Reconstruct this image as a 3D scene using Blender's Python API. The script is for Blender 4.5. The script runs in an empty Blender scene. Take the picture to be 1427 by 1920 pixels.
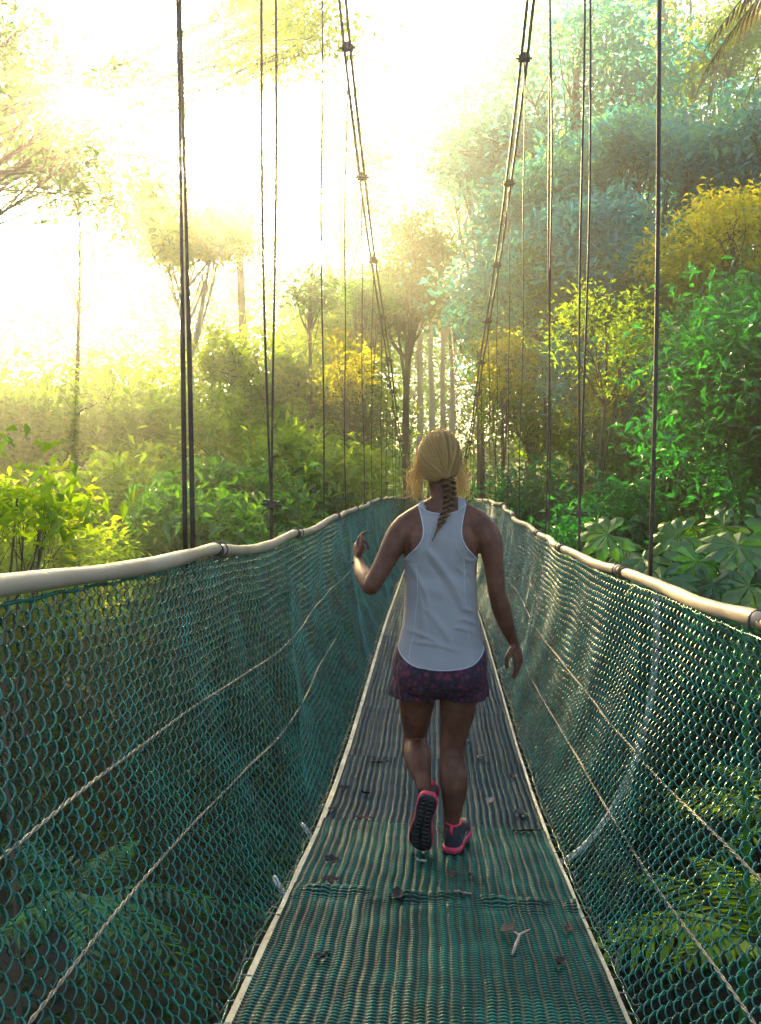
import bpy, math, random
import numpy as np
from mathutils import Vector, Matrix, Quaternion
R = math.radians
rng = np.random.default_rng(11)
random.seed(5)
scene = bpy.context.scene
COL = scene.collection
CZ = 8.0                      # camera height above the datum

# ------------------------------------------------------------------ helpers
def mesh_from(name, V, F, smooth=True, attr=None):
    V = np.asarray(V, dtype=np.float32).reshape(-1, 3)
    me = bpy.data.meshes.new(name)
    me.vertices.add(len(V)); me.vertices.foreach_set('co', V.ravel())
    if isinstance(F, np.ndarray) and F.ndim == 2:
        n, k = F.shape
        me.loops.add(n * k); me.loops.foreach_set('vertex_index', F.astype(np.int32).ravel())
        me.polygons.add(n)
        me.polygons.foreach_set('loop_start', np.arange(n, dtype=np.int32) * k)
    else:
        idx = [i for f in F for i in f]
        st = np.cumsum([0] + [len(f) for f in F])[:-1]
        me.loops.add(len(idx)); me.loops.foreach_set('vertex_index', np.array(idx, dtype=np.int32))
        me.polygons.add(len(F)); me.polygons.foreach_set('loop_start', np.array(st, dtype=np.int32))
        n = len(F)
    me.update(calc_edges=True)
    me.polygons.foreach_set('use_smooth', np.full(len(me.polygons), smooth, dtype=bool))
    if attr is not None:
        for an, av in attr.items():
            a = me.attributes.new(an, 'FLOAT', 'POINT')
            a.data.foreach_set('value', np.asarray(av, dtype=np.float32).ravel())
    me.update()
    return me

def link(name, me, mat=None, parent=None, loc=None):
    o = bpy.data.objects.new(name, me)
    COL.objects.link(o)
    if mat is not None:
        if isinstance(mat, (list, tuple)):
            for m in mat: me.materials.append(m)
        else: me.materials.append(mat)
    if parent is not None: o.parent = parent
    if loc is not None: o.location = loc
    return o

def tag(o, label=None, cat=None, group=None, kind=None):
    if label: o['label'] = label
    if cat: o['category'] = cat
    if group: o['group'] = group
    if kind: o['kind'] = kind
    return o

def empty(name, loc=(0, 0, 0), rz=0.0):
    o = bpy.data.objects.new(name, None); COL.objects.link(o)
    o.location = loc; o.rotation_euler = (0, 0, rz); o.empty_display_size = .2
    return o

class MB:
    """collects pieces (verts, faces) of one mesh"""
    def __init__(s): s.V = []; s.F = []; s.n = 0
    def add(s, V, F):
        V = np.asarray(V, dtype=float).reshape(-1, 3)
        s.V.append(V)
        s.F += [[i + s.n for i in f] for f in (F.tolist() if isinstance(F, np.ndarray) else F)]
        s.n += len(V)
        return s
    def box(s, c, size, M=None, bev=0.0):
        x, y, z = [v / 2 for v in size]
        V = np.array([[-x,-y,-z],[x,-y,-z],[x,y,-z],[-x,y,-z],[-x,-y,z],[x,-y,z],[x,y,z],[-x,y,z]])
        if M is not None: V = V @ np.array(M.to_3x3()).T
        V += np.array(c)
        return s.add(V, [[0,3,2,1],[4,5,6,7],[0,1,5,4],[1,2,6,5],[2,3,7,6],[3,0,4,7]])
    def tube(s, P, r, k=8, cap=True):
        V, F = tube(P, r, k, cap); return s.add(V, F)
    def build(s, name, mat, parent=None, smooth=True):
        me = mesh_from(name, np.concatenate(s.V), s.F, smooth)
        return link(name, me, mat, parent)

def frames(P):
    P = np.asarray(P, float)
    T = np.gradient(P, axis=0); T /= np.linalg.norm(T, axis=1)[:, None] + 1e-12
    n = np.cross(T[0], [0, 0, 1.]);
    if np.linalg.norm(n) < .1: n = np.cross(T[0], [0, 1., 0])
    N = [n / np.linalg.norm(n)]
    for i in range(1, len(P)):
        v = N[-1] - T[i] * np.dot(N[-1], T[i]); N.append(v / (np.linalg.norm(v) + 1e-12))
    N = np.array(N); B = np.cross(T, N)
    return T, N, B

def tube(P, r, k=8, cap=True):
    P = np.asarray(P, float); n = len(P)
    r = np.broadcast_to(np.asarray(r, float), (n,))
    T, N, B = frames(P)
    a = np.arange(k) * 2 * np.pi / k
    V = P[:, None] + r[:, None, None] * (np.cos(a)[None, :, None] * N[:, None] + np.sin(a)[None, :, None] * B[:, None])
    V = V.reshape(-1, 3)
    F = []
    for i in range(n - 1):
        for j in range(k):
            j2 = (j + 1) % k
            F.append([i * k + j, i * k + j2, (i + 1) * k + j2, (i + 1) * k + j])
    if cap:
        F.append(list(range(k))[::-1]); F.append([(n - 1) * k + j for j in range(k)])
    return V, F

def many_tubes(P, r, k=4, nref=None):
    """P (M,N,3) -> one array mesh of M tubes"""
    P = np.asarray(P, float); M, N, _ = P.shape
    T = np.gradient(P, axis=1); T /= np.linalg.norm(T, axis=2, keepdims=True) + 1e-12
    ref = np.array([0.31, 0.2, 0.93]) if nref is None else nref
    A = np.cross(T, ref); A /= np.linalg.norm(A, axis=2, keepdims=True) + 1e-9
    B = np.cross(T, A)
    a = np.arange(k) * 2 * np.pi / k
    r = np.broadcast_to(np.asarray(r, float), (M, N))
    V = P[:, :, None] + r[:, :, None, None] * (np.cos(a)[None, None, :, None] * A[:, :, None] + np.sin(a)[None, None, :, None] * B[:, :, None])
    i = np.arange(M)[:, None, None] * (N * k) + np.arange(N - 1)[None, :, None] * k + np.arange(k)[None, None, :]
    j = np.arange(M)[:, None, None] * (N * k) + np.arange(N - 1)[None, :, None] * k + ((np.arange(k) + 1) % k)[None, None, :]
    F = np.stack([i, j, j + k, i + k], -1).reshape(-1, 4)
    return V.reshape(-1, 3), F

def interp(tab):
    xs = np.array([t[0] for t in tab], float); ys = np.array([t[1] for t in tab], float)
    # smooth (monotone-ish) cubic through the table
    m = np.gradient(ys, xs)
    def f(x):
        x = np.asarray(x, float); xc = np.clip(x, xs[0], xs[-1])
        i = np.clip(np.searchsorted(xs, xc) - 1, 0, len(xs) - 2)
        h = xs[i + 1] - xs[i]; t = (xc - xs[i]) / h
        return ((2*t**3-3*t**2+1)*ys[i] + (t**3-2*t**2+t)*h*m[i] + (-2*t**3+3*t**2)*ys[i+1] + (t**3-t**2)*h*m[i+1])
    return f

# ------------------------------------------------------------------ materials
def mat(name):
    m = bpy.data.materials.new(name); m.use_nodes = True
    nt = m.node_tree; nt.nodes.clear()
    out = nt.nodes.new('ShaderNodeOutputMaterial')
    return m, nt, out
def nd(nt, t, **kw):
    n = nt.nodes.new(t)
    for k, v in kw.items():
        if k in n.inputs: n.inputs[k].default_value = v
        else: setattr(n, k, v)
    return n
def ramp(nt, fac, stops):
    n = nt.nodes.new('ShaderNodeValToRGB'); e = n.color_ramp.elements
    while len(e) < len(stops): e.new(.5)
    for i, (p, c) in enumerate(stops): e[i].position = p; e[i].color = (*c, 1)
    nt.links.new(fac, n.inputs['Fac']); return n.outputs['Color']
def noise(nt, scale, detail=4, coord='Object', rough=.55, stretch=None):
    tc = nt.nodes.new('ShaderNodeTexCoord')
    src = tc.outputs[coord]
    if stretch:
        mp = nt.nodes.new('ShaderNodeMapping'); mp.inputs['Scale'].default_value = stretch
        nt.links.new(src, mp.inputs['Vector']); src = mp.outputs['Vector']
    n = nd(nt, 'ShaderNodeTexNoise', Scale=scale, Detail=detail, Roughness=rough)
    nt.links.new(src, n.inputs['Vector']); return n.outputs['Fac']
def simple(name, stops, scale=6, rough=.6, metal=0.0, bump=0.0, bscale=60, spec=.5, stretch=None, coord='Object', sss=0, coat=0):
    m, nt, out = mat(name)
    p = nd(nt, 'ShaderNodeBsdfPrincipled', Roughness=rough, Metallic=metal)
    p.inputs['Specular IOR Level'].default_value = spec
    nt.links.new(ramp(nt, noise(nt, scale, stretch=stretch, coord=coord), stops), p.inputs['Base Color'])
    if coat:
        p.inputs['Coat Weight'].default_value = coat; p.inputs['Coat Roughness'].default_value = .18
    if sss:
        p.inputs['Subsurface Weight'].default_value = sss
        p.inputs['Subsurface Scale'].default_value = .01
    if bump:
        b = nd(nt, 'ShaderNodeBump', Strength=bump, Distance=.01)
        nt.links.new(noise(nt, bscale, coord=coord, stretch=stretch), b.inputs['Height']); nt.links.new(b.outputs[0], p.inputs['Normal'])
    nt.links.new(p.outputs[0], out.inputs['Surface'])
    return m
def foliage(name, stops, trans=.45, gloss=.06, rough=.4, tcol=(1.25, 1.15, .5), big=.25):
    """per-leaf colour, light passing through the blade"""
    m, nt, out = mat(name)
    g = nt.nodes.new('ShaderNodeNewGeometry')
    nz = noise(nt, big, 2)
    mx = nd(nt, 'ShaderNodeMath', operation='MULTIPLY_ADD'); mx.inputs[1].default_value = .55
    ms = nd(nt, 'ShaderNodeMath', operation='MULTIPLY_ADD'); ms.inputs[1].default_value = 1.3; ms.inputs[2].default_value = -.42
    nt.links.new(nz, ms.inputs[0])
    nt.links.new(g.outputs['Random Per Island'], mx.inputs[0]); nt.links.new(ms.outputs[0], mx.inputs[2])
    c = ramp(nt, mx.outputs[0], stops)
    d = nd(nt, 'ShaderNodeBsdfDiffuse'); nt.links.new(c, d.inputs[0])
    tm = nd(nt, 'ShaderNodeMix', data_type='RGBA', blend_type='MULTIPLY'); tm.inputs['Factor'].default_value = 1
    nt.links.new(c, tm.inputs[6]); tm.inputs[7].default_value = (*[min(v*1.6, 3) for v in tcol], 1)
    t = nd(nt, 'ShaderNodeBsdfTranslucent'); nt.links.new(tm.outputs[2], t.inputs[0]); trans = trans + .08
    a = nd(nt, 'ShaderNodeMixShader'); a.inputs[0].default_value = trans
    nt.links.new(d.outputs[0], a.inputs[1]); nt.links.new(t.outputs[0], a.inputs[2])
    gl = nd(nt, 'ShaderNodeBsdfGlossy', Roughness=rough); gl.inputs[0].default_value = (.9, .95, 1, 1)
    b = nd(nt, 'ShaderNodeMixShader'); b.inputs[0].default_value = gloss
    nt.links.new(a.outputs[0], b.inputs[1]); nt.links.new(gl.outputs[0], b.inputs[2])
    nt.links.new(b.outputs[0], out.inputs['Surface'])
    return m

M = {}
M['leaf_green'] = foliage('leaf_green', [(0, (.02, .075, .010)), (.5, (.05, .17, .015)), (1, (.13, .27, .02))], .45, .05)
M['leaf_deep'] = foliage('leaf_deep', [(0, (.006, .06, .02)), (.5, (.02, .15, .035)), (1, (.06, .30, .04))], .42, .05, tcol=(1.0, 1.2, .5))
M['leaf_haze_blue'] = foliage('leaf_haze_blue', [(0, (.015, .15, .19)), (.5, (.05, .30, .34)), (1, (.28, .48, .10))], .5, .05, tcol=(.95, 1.2, .95))  # bluish haze over the right trees put into the leaf colour
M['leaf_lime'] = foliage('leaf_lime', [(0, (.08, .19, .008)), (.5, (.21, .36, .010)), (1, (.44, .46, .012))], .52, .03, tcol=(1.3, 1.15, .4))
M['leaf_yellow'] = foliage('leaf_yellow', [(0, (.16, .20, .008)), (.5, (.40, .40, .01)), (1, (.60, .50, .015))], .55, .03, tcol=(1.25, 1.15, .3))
M['leaf_lobed'] = foliage('leaf_lobed', [(0, (.010, .055, .010)), (.5, (.03, .12, .010)), (1, (.14, .24, .012))], .30, .05, big=2.5)
M['leaf_dry'] = foliage('leaf_dry', [(0, (.04, .02, .012)), (.6, (.09, .05, .02)), (1, (.10, .12, .02))], .35, .04)
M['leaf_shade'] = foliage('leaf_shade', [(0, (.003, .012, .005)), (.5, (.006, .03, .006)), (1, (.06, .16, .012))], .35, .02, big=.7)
M['bark'] = simple('bark', [(.3, (.05, .035, .022)), (.7, (.13, .10, .075))], 5, .9, bump=.5, bscale=14, stretch=(1, 1, .25))
M['bark_pale'] = simple('bark_pale', [(.3, (.22, .2, .18)), (.7, (.42, .40, .37))], 4, .85, bump=.4, bscale=14, stretch=(1, 1, .3))
M['earth'] = simple('earth', [(.3, (.012, .012, .007)), (.7, (.045, .04, .02))], 1.2, .95, bump=.4, bscale=6)
M['wire'] = simple('wire', [(.35, (.002, .062, .045)), (.65, (.009, .21, .150))], 9, .26, 0, spec=.8)
M['rope'] = simple('rope', [(.3, (.16, .14, .11)), (.7, (.38, .33, .24))], 40, .5, bump=.3, bscale=200, spec=.4)
M['cable'] = simple('cable', [(.3, (.03, .022, .02)), (.7, (.09, .06, .045))], 25, .45, .5, bump=.3, bscale=120)
M['clamp'] = simple('clamp', [(.3, (.03, .025, .022)), (.7, (.10, .075, .055))], 30, .5, .6)
M['tubing'] = simple('tubing', [(.25, (.36, .26, .17)), (.75, (.58, .46, .33))], 3.5, .42, spec=.5, bump=.15, bscale=25)
M['tape'] = simple('tape', [(.3, (.03, .02, .015)), (.7, (.10, .07, .05))], 30, .6)
M['steel'] = simple('steel', [(.3, (.28, .28, .27)), (.7, (.55, .54, .50))], 8, .45, .3, bump=.1)
M['edge'] = simple('edge', [(.25, (.30, .26, .17)), (.55, (.55, .50, .36)), (.8, (.62, .60, .50))], 9, .55, .1, bump=.2)
M['dark_beam'] = simple('dark_beam', [(.3, (.02, .025, .02)), (.7, (.06, .06, .05))], 8, .7)

def deck_mat(name, lo, mid, hi, rough):
    m, nt, out = mat(name)
    p = nd(nt, 'ShaderNodeBsdfPrincipled', Roughness=rough)
    p.inputs['Specular IOR Level'].default_value = .25
    at = nd(nt, 'ShaderNodeAttribute', attribute_name='relief')
    nz = noise(nt, 7, 5)
    mm = nd(nt, 'ShaderNodeMath', operation='MULTIPLY_ADD'); mm.inputs[1].default_value = .6
    sub = nd(nt, 'ShaderNodeMath', operation='MULTIPLY_ADD'); sub.inputs[1].default_value = 1.0; sub.inputs[2].default_value = -.3
    nt.links.new(nz, mm.inputs[0]); nt.links.new(at.outputs['Fac'], sub.inputs[0]); nt.links.new(sub.outputs[0], mm.inputs[2])
    nt.links.new(ramp(nt, mm.outputs[0], [(.22, lo), (.5, mid), (.95, hi)]), p.inputs['Base Color'])
    r = nt.nodes.new('ShaderNodeMapRange'); r.inputs['To Min'].default_value = rough + .2; r.inputs['To Max'].default_value = rough - .12
    nt.links.new(nz, r.inputs['Value']); nt.links.new(r.outputs[0], p.inputs['Roughness'])
    nt.links.new(p.outputs[0], out.inputs['Surface'])
    return m
M['deck_green'] = deck_mat('deck_green', (.001, .002, .002), (.002, .032, .022), (.022, .28, .175), .34)
M['deck_far'] = simple('deck_far', [(.3, (.004, .03, .038)), (.7, (.012, .07, .085))], 9, .6, spec=.1)  # carries the same blue of shade and sky in its colour
M['deck_shaded'] = deck_mat('deck_shaded', (.001, .003, .004), (.002, .018, .022), (.008, .10, .115), .42)  # shade and sky reflection on the farther panels put into the colour
HAZE, ANIS, SKY, SUN, SUNC, EXPO = 0.0078, 0.90, 0.05, 5.0, (1.0, .78, .34), 3.35
# ------------------------------------------------------------------ bridge profile (z relative to the camera height CZ)
deck_d = interp([(-3, -.80), (0, -1.12), (1.2, -1.255), (2.15, -1.375), (3.1, -1.495), (3.9, -1.59), (4.73, -1.64), (6.8, -1.645), (9, -1.63), (12.2, -1.70),
                 (17, -1.82), (25, -2.05), (34, -2.2), (42, -2.15), (50, -1.9)])
rail_L = interp([(-3, .15), (0, -.19), (1.66, -.245), (2.94, -.315), (4.0, -.385), (4.69, -.42), (5.6, -.43), (6.7, -.435), (8, -.46), (10, -.485), (13, -.53),
                 (17, -.65), (25, -.95), (34, -1.1), (42, -1.05), (50, -.8)])
rail_R = interp([(-3, 0), (0, -.34), (2.24, -.407), (3.63, -.47), (5.19, -.52), (6.87, -.555), (8.8, -.545), (11.3, -.52), (17, -.68),
                 (25, -.95), (34, -1.1), (42, -1.05), (50, -.8)])
cable_d = interp([(-6, 15.5), (-2, 11.2), (0, 9.4), (4, 6.4), (7.8, 4.15), (11.2, 3.0), (14.3, 2.2), (18, 1.35), (22, .45), (25, .0), (28, .1), (32, 1.6),
                  (36, 3.1), (40, 4.9), (44, 6.9), (48, 9.2)])
TILT = .035
A = .80
def rail(s, y): return (rail_L if s < 0 else rail_R)(y)
def rail_lat(s, y):
    y = np.asarray(y, float)
    return A + .018 * np.sin(y * 1.7 + (0 if s < 0 else 2.1)) + .01 * np.sin(y * 4.1)
def deck_z(x, y): return deck_d(y) - TILT * np.asarray(x, float) + CZ

HANG = {-1: [-.6, 1.15, 2.94, 4.69, 6.7], 1: [.1, 1.88, 3.63, 5.19, 6.87]}
for s in HANG:
    while HANG[s][-1] < 45: HANG[s].append(HANG[s][-1] + 1.85)

def side_pt(s, t, y):
    """t 0 at the deck edge, 1 at the rail"""
    t = np.asarray(t, float); y = np.asarray(y, float)
    yy = y - 1.15 * t + (-.45 if s < 0 else .9)
    cell = yy / 3.4
    belly = np.abs(np.sin(np.pi * cell)) ** .8
    lat = .535 + (rail_lat(s, y) - .535) * t ** .85 + (.10 if s < 0 else .06) * belly * np.sin(np.pi * np.clip(t, 0, 1)) ** .8
    lat = lat + .008 * np.sin(y * 9 + t * 7) * np.sin(np.pi * t)
    zb = deck_d(y) - TILT * s * .53 - .045 + .012 * np.sin(y * 5.3)
    z = zb + (rail(s, y) - .012 - zb) * t + .012 * np.sin(yy * 6.5) * np.sin(np.pi * t)
    return np.stack([s * lat, y + 0 * lat, z + CZ], -1)

bridge = empty('footbridge', (0, 3.0, float(CZ + deck_d(3.0))))
tag(bridge, 'long hanging footbridge with teal wire mesh sides and tube handrails over the forest', 'bridge')
bridge_loc = np.array(bridge.location)
def bpart(name, V, F, mt, parent=None, smooth=True, attr=None, label=None):
    me = mesh_from(name, np.asarray(V) - bridge_loc, F, smooth, attr)
    o = link(name, me, mt, parent or bridge)
    if label: o['label'] = label
    return o
class BM_(MB):
    def put(s, name, mt, parent=None, smooth=True, label=None):
        return bpart(name, np.concatenate(s.V), s.F, mt, parent, smooth, None, label)

# ---- mesh sides: interlocked flattened spirals of wire
PITCH, ROWS = .054, 35
def net(s, y0, y1, per, k, rad):
    n = int(round((y1 - y0) / PITCH))
    ph = np.arange(n * per + 1) / per
    y = y0 + ph * PITCH
    v = np.abs(((ph + .0) % 1.0) * 2 - 1)
    v = .5 + (v - .5) * 1.06
    out = []
    for j in range(ROWS):
        p2 = ph + (.5 if j % 2 else 0)
        vj = np.abs((p2 % 1.0) * 2 - 1)
        dn = np.sin(2 * np.pi * p2) * .0105
        t = (j + .5 + (vj - .5) * 1.10) / ROWS
        jit = .0016 * np.sin(y * 37 + j * 2.3) + .004 * np.sin(y * 3.1 + j * .9)
        P = side_pt(s, t, y)
        P[:, 0] += s * dn; P[:, 2] += jit
        out.append(P)
    P = np.array(out)
    return many_tubes(P, rad, k, np.array([1., .02, .03]))
edges = [-.4, 1.5, 3.4, 5.35, 7.3, 9.3, 11.3, 13.3, 16, 19, 23, 28, 34, 40, 46]
for s in (-1, 1):
    for a, b in zip(edges[:-1], edges[1:]):
        if b < 8: per, k, rad = 12, 4, .0021
        elif b < 17: per, k, rad = 8, 3, .0021
        else: per, k, rad = 6, 3, .0024
        V, F = net(s, a, b, per, k, rad)
        bpart('mesh_panel', V, F, M['wire'])

# ---- selvedge wires, laced ropes
def line_on(s, t, y0, y1, step=.05, off=0.0, wob=0.0):
    y = np.arange(y0, y1, step)
    P = side_pt(s, np.full(len(y), float(t)) if np.isscalar(t) else t(y), y)
    P[:, 0] -= s * off
    if wob: P[:, 2] += wob * np.sin(y * 31); P[:, 0] += wob * np.cos(y * 37)
    return P
for s in (-1, 1):
    for t in (0.004, .992):
        V, F = tube(line_on(s, t, -.4, 46, .06, .004, .003), .0042, 5); bpart('selvedge_wire', V, F, M['wire'])
    for tt, y0, y1 in ((.60, -.4, 9), (.34, -.4, 6.5)) if s < 0 else ((.50, -.4, 9), (.27, -.4, 7)):
        P = line_on(s, (lambda y, tt=tt: tt + 0 * y), y0, y1, .006, .006)
        kk = 260; ker = np.ones(kk) / kk
        for ax in (0, 2):
            pad = np.concatenate([P[0, ax] + (np.arange(-kk // 2, 0)) * (P[kk, ax] - P[0, ax]) / kk, P[:, ax], P[-1, ax] + np.arange(1, kk // 2 + 1) * (P[-1, ax] - P[-kk, ax]) / kk])
            P[:, ax] = np.convolve(pad, ker, 'valid')[:len(P)]
        y = P[:, 1]; a = y * 2 * np.pi / .085
        mb = BM_()
        for q in (0, np.pi):
            Q = P.copy(); Q[:, 0] += .0024 * np.cos(a + q); Q[:, 2] += .0024 * np.sin(a + q)
            mb.tube(Q, .0024, 4)
        mb.put('lacing_rope', M['rope'], label='pale rope laced through the wire mesh')

# ---- handrails: lengths of tubing slid over the cable, bound at each joint
breaks = {-1: [-.5, 1.35, 3.28, 5.3, 7.3], 1: [-.6, .95, 2.2, 3.94, 5.6, 7.1]}
for s in breaks:
    while breaks[s][-1] < 45: breaks[s].append(breaks[s][-1] + 1.95)
    bk = breaks[s]
    for i, (a, b) in enumerate(zip(bk[:-1], bk[1:])):
        n = 26; u = np.linspace(0, 1, n); y = a + .012 + (b - a - .024) * u
        sag = -.010 * np.sin(np.pi * u) ** 1.2 + .005 * np.sin(7 * u + i)
        rise = .010 * (u - .5) * (1 if s < 0 else -1)
        P = np.stack([s * (rail_lat(s, y) + .006 * np.sin(9 * u + i * 2)), y, rail(s, y) + CZ + .02 + sag + rise], -1)
        r = .0222 * (1 + .06 * np.sin(u * 11 + i) + .03 * np.sin(u * 29)) * np.clip(np.minimum(u, 1 - u) / .035 * .45 + .62, 0, 1)
        V, F = tube(P, r, 14); bpart('handrail_tube', V, F, M['tubing'])
    for i, b in enumerate(bk[1:-1]):
        if b > 30: continue
        mb = BM_()
        y = b + np.linspace(-.03, .03, 7)
        P = np.stack([s * rail_lat(s, y), y, rail(s, y) + CZ + .02 + 0 * y], -1)
        mb.tube(P, .0185 + .004 * np.array([0, 1, .2, 1, .1, 1, 0]), 10)
        aa = np.linspace(0, 2 * np.pi, 15)
        for q in (-.045, .05):
            c = np.array([s * float(rail_lat(s, b + q)), b + q, float(rail(s, b + q)) + CZ + .02])
            mb.tube(c + .029 * np.stack([np.cos(aa), .25 * np.sin(aa * 1), np.sin(aa)], -1), .0032, 5, False)
        mb.put('joint_binding', M['tape'])

# ---- main cables: two strands side by side
def main_pt(s, y, o=0):
    y = np.asarray(y, float)
    return np.stack([s * (A + .02 + .01 * np.sin(y * .7)) + o + 0 * y, y, cable_d(y) + CZ + 0 * y], -1)
for s in (-1, 1):
    y = np.arange(-6, 48.01, .3)
    mb = BM_()
    for o in (-.028, .028):
        P = main_pt(s, y, o); P[:, 2] += .012 * np.sin(y * 2.3 + o * 90)
        mb.tube(P, .0145, 7)
    mc = mb.put('main_cable', M['cable'])
    for hy in HANG[s]:
        c = main_pt(s, hy)
        mb = BM_()
        slope = float(cable_d(hy + .05) - cable_d(hy - .05)) / .1
        rot = Matrix.Rotation(math.atan(slope), 4, 'X')
        mb.box(c, (.11, .055, .04), rot)
        mb.box(c + [.0, 0, .03], (.05, .03, .045), rot)
        mb.tube([c + [-.075, 0, 0], c + [.075, 0, 0]], .009, 6)
        mb.put('cable_clamp', M['clamp'], mc, smooth=False)

# ---- hangers
for s in (-1, 1):
    for i, hy in enumerate(HANG[s]):
        if float(cable_d(hy)) < float(rail(s, hy)) + .15: continue
        base = np.array([s * (float(rail_lat(s, hy)) + .03), hy, float(rail(s, hy)) + CZ - .05])
        top = main_pt(s, hy)
        L = top[2] - base[2]
        sp = rng.uniform(.0, .035) if i != 3 else .08
        dbl = (i in (2, 3)) if s < 0 else (i in (3, 4))
        zc = min(.30 + .05 * rng.uniform(-1, 1), L * .5)
        mb = BM_()
        for o in ((-1, 1) if dbl else (0,)):
            u = np.linspace(0, 1, 40)
            P = base + (top - base) * u[:, None]
            bow = np.clip((u * L - zc) / max(L - zc, .01), 0, 1)
            P[:, 0] += o * (.0065 + 0 * u) + (o * sp * .3) * np.sin(np.pi * np.clip(bow, 0, 1)) + .006 * np.sin(u * 13 + i * 3 + o)
            P[:, 1] += o * sp * 1.6 * bow + o * .004
            P[:, 0] += s * .03 * np.sin(np.pi * u) * .5
            rr = np.full(40, .0062 if dbl else .0088 if i == 2 else .0055)
            if s < 0 and i == 2: rr = np.where(u * L < .9, .0085, .0058)
            mb.tube(P, rr, 6)
        h = mb.put('hanger', M['cable'])
        if i in (3, 6, 9, 11):
            mb = BM_(); c = base + (top - base) * (zc / L)
            mb.box(c, (.04, .034, .03)); mb.box(c + [0, 0, .018], (.085, .022, .010), Matrix.Rotation(R(6), 4, 'Y'))
            mb.tube([c + [-.055, 0, .004], c + [.055, 0, -.004]], .007, 6)
            mb.put('clamp', M['clamp'], h, smooth=False)

# ---- outrigger frames under and beside the deck
for i, y0 in enumerate([1.9, 3.72, 5.6, 7.5, 9.4, 11.3, 13.2, 15.1, 17, 19, 21, 23, 25, 28, 31, 34, 37, 40, 43]):
    for s in (-1, 1):
        if s < 0 or y0 not in (3.72, 7.5, 11.3): continue
        zb = float(deck_z(s * .5, y0)); zt = float(rail(s, y0)) + CZ
        mb = BM_()
        u = np.linspace(0, 1, 16)
        P = np.stack([s * (.50 + .40 * np.sin(u * np.pi / 2) ** 1.0 + .03 * np.sin(u * np.pi)), y0 + 0 * u, zb - .075 + (zt - zb + .05) * u ** 1.5], -1)
        mb.tube(P, .0135, 8)
        mb.put('side_strut', M['steel'], label='pale steel strut behind the mesh')
    mb = BM_()
    mb.tube([(-.48, y0, float(deck_z(-.48, y0)) - .085), (.48, y0, float(deck_z(.48, y0)) - .085)], .022, 8)
    mb.put('cross_beam', M['dark_beam'])
for y0 in (3.1, 3.8):
    mb = BM_()
    z = float(deck_z(-.5, y0)) - .03
    u = np.linspace(0, 1, 12)
    mb.tube(np.stack([-.50 - .075 * np.sin(u * np.pi * .6), y0 + .10 * u, z - .06 + .075 * np.sin(u * np.pi * .75)], -1), .010, 8)
    mb.put('bracket', M['steel'])

# ---- deck: overlapping ribbed panels
RIB, SLIT = .0302, .0170
bounds = [-1.2, .6, 1.8, 3.04, 3.86, 4.95, 6.0, 7.1, 8.4, 10, 12, 14, 17, 20, 24, 28, 32, 36, 40, 44, 48]
for i, (a, b) in enumerate(zip(bounds[:-1], bounds[1:])):
    near = b < 14.5
    fine = 1.7 < a < 4.9
    dx = RIB / (8 if fine else 6 if b < 9 else 4)
    dy = SLIT / (5 if fine else 4 if b < 9 else 3) if near and a > 1 else .02 if near else .12
    nx = int(.965 / dx); ny = max(3, int((b - a + .03) / dy))
    x = np.linspace(-.4825, .4825, nx + 1); y = np.linspace(a, b + .03, ny + 1)
    X, Y = np.meshgrid(x, y)
    xr = X + .003 * np.sin(Y * 6 + i) + .0015 * np.sin(Y * 23 + X * 9) + RIB * .5
    col = xr / RIB; cid = np.floor(col); fr = col - cid
    seam = np.exp(-(np.minimum(fr, 1 - fr) / .17) ** 2)
    arch = np.sin(np.pi * fr)
    H = seam * .0016 + .0015 * arch
    rel = seam * .52
    if near and a > 1:
        ysh = Y + .0022 * np.sin(cid * 2.4 + i) + .004 * (fr - .5) * np.where(cid % 2 == 0, 1, -1)
        rung = (.5 + .5 * np.cos(2 * np.pi * ysh / SLIT)) ** 2.0
        H = H + rung * (.0015 + .0058 * arch)
        rel = np.maximum(rel * .9, rung * (.55 + .4 * arch))
    for _ in range(5):
        cx, cy, w = rng.uniform(-.4, .4), rng.uniform(a, b), rng.uniform(.06, .25)
        H = H + rng.uniform(-.007, .008) * np.exp(-((X - cx) ** 2 + (Y - cy) ** 2) / w ** 2)
    if i == 2:  # crumpled lip at the seam
        e = np.exp(-((Y - b + .02 - .012 * np.sin(X * 17)) / .03) ** 2)
        H = H + e * (.010 + .010 * np.sin(X * 31 + 1) * np.sin(X * 11)) + .006 * np.exp(-((Y - b + .09) / .03) ** 2) * np.sin(X * 23)
    lift = .006 * np.clip(1 - (b + .03 - Y) / .15, 0, 1) + (.012 if i <= 3 else 0)
    Z = deck_z(X, Y) + H + lift - .006
    V = np.stack([X, Y, Z], -1).reshape(-1, 3)
    g = np.arange((ny + 1) * (nx + 1)).reshape(ny + 1, nx + 1)
    F = np.stack([g[:-1, :-1], g[:-1, 1:], g[1:, 1:], g[1:, :-1]], -1).reshape(-1, 4)
    bpart('deck_panel', V, F, M['deck_green'] if i <= 3 else M['deck_shaded'] if near else M['deck_far'], attr={'relief': rel.ravel()},
          label='bright green ribbed deck panel' if i <= 3 else 'ribbed deck panel with blue grey shade in its colour')
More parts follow.
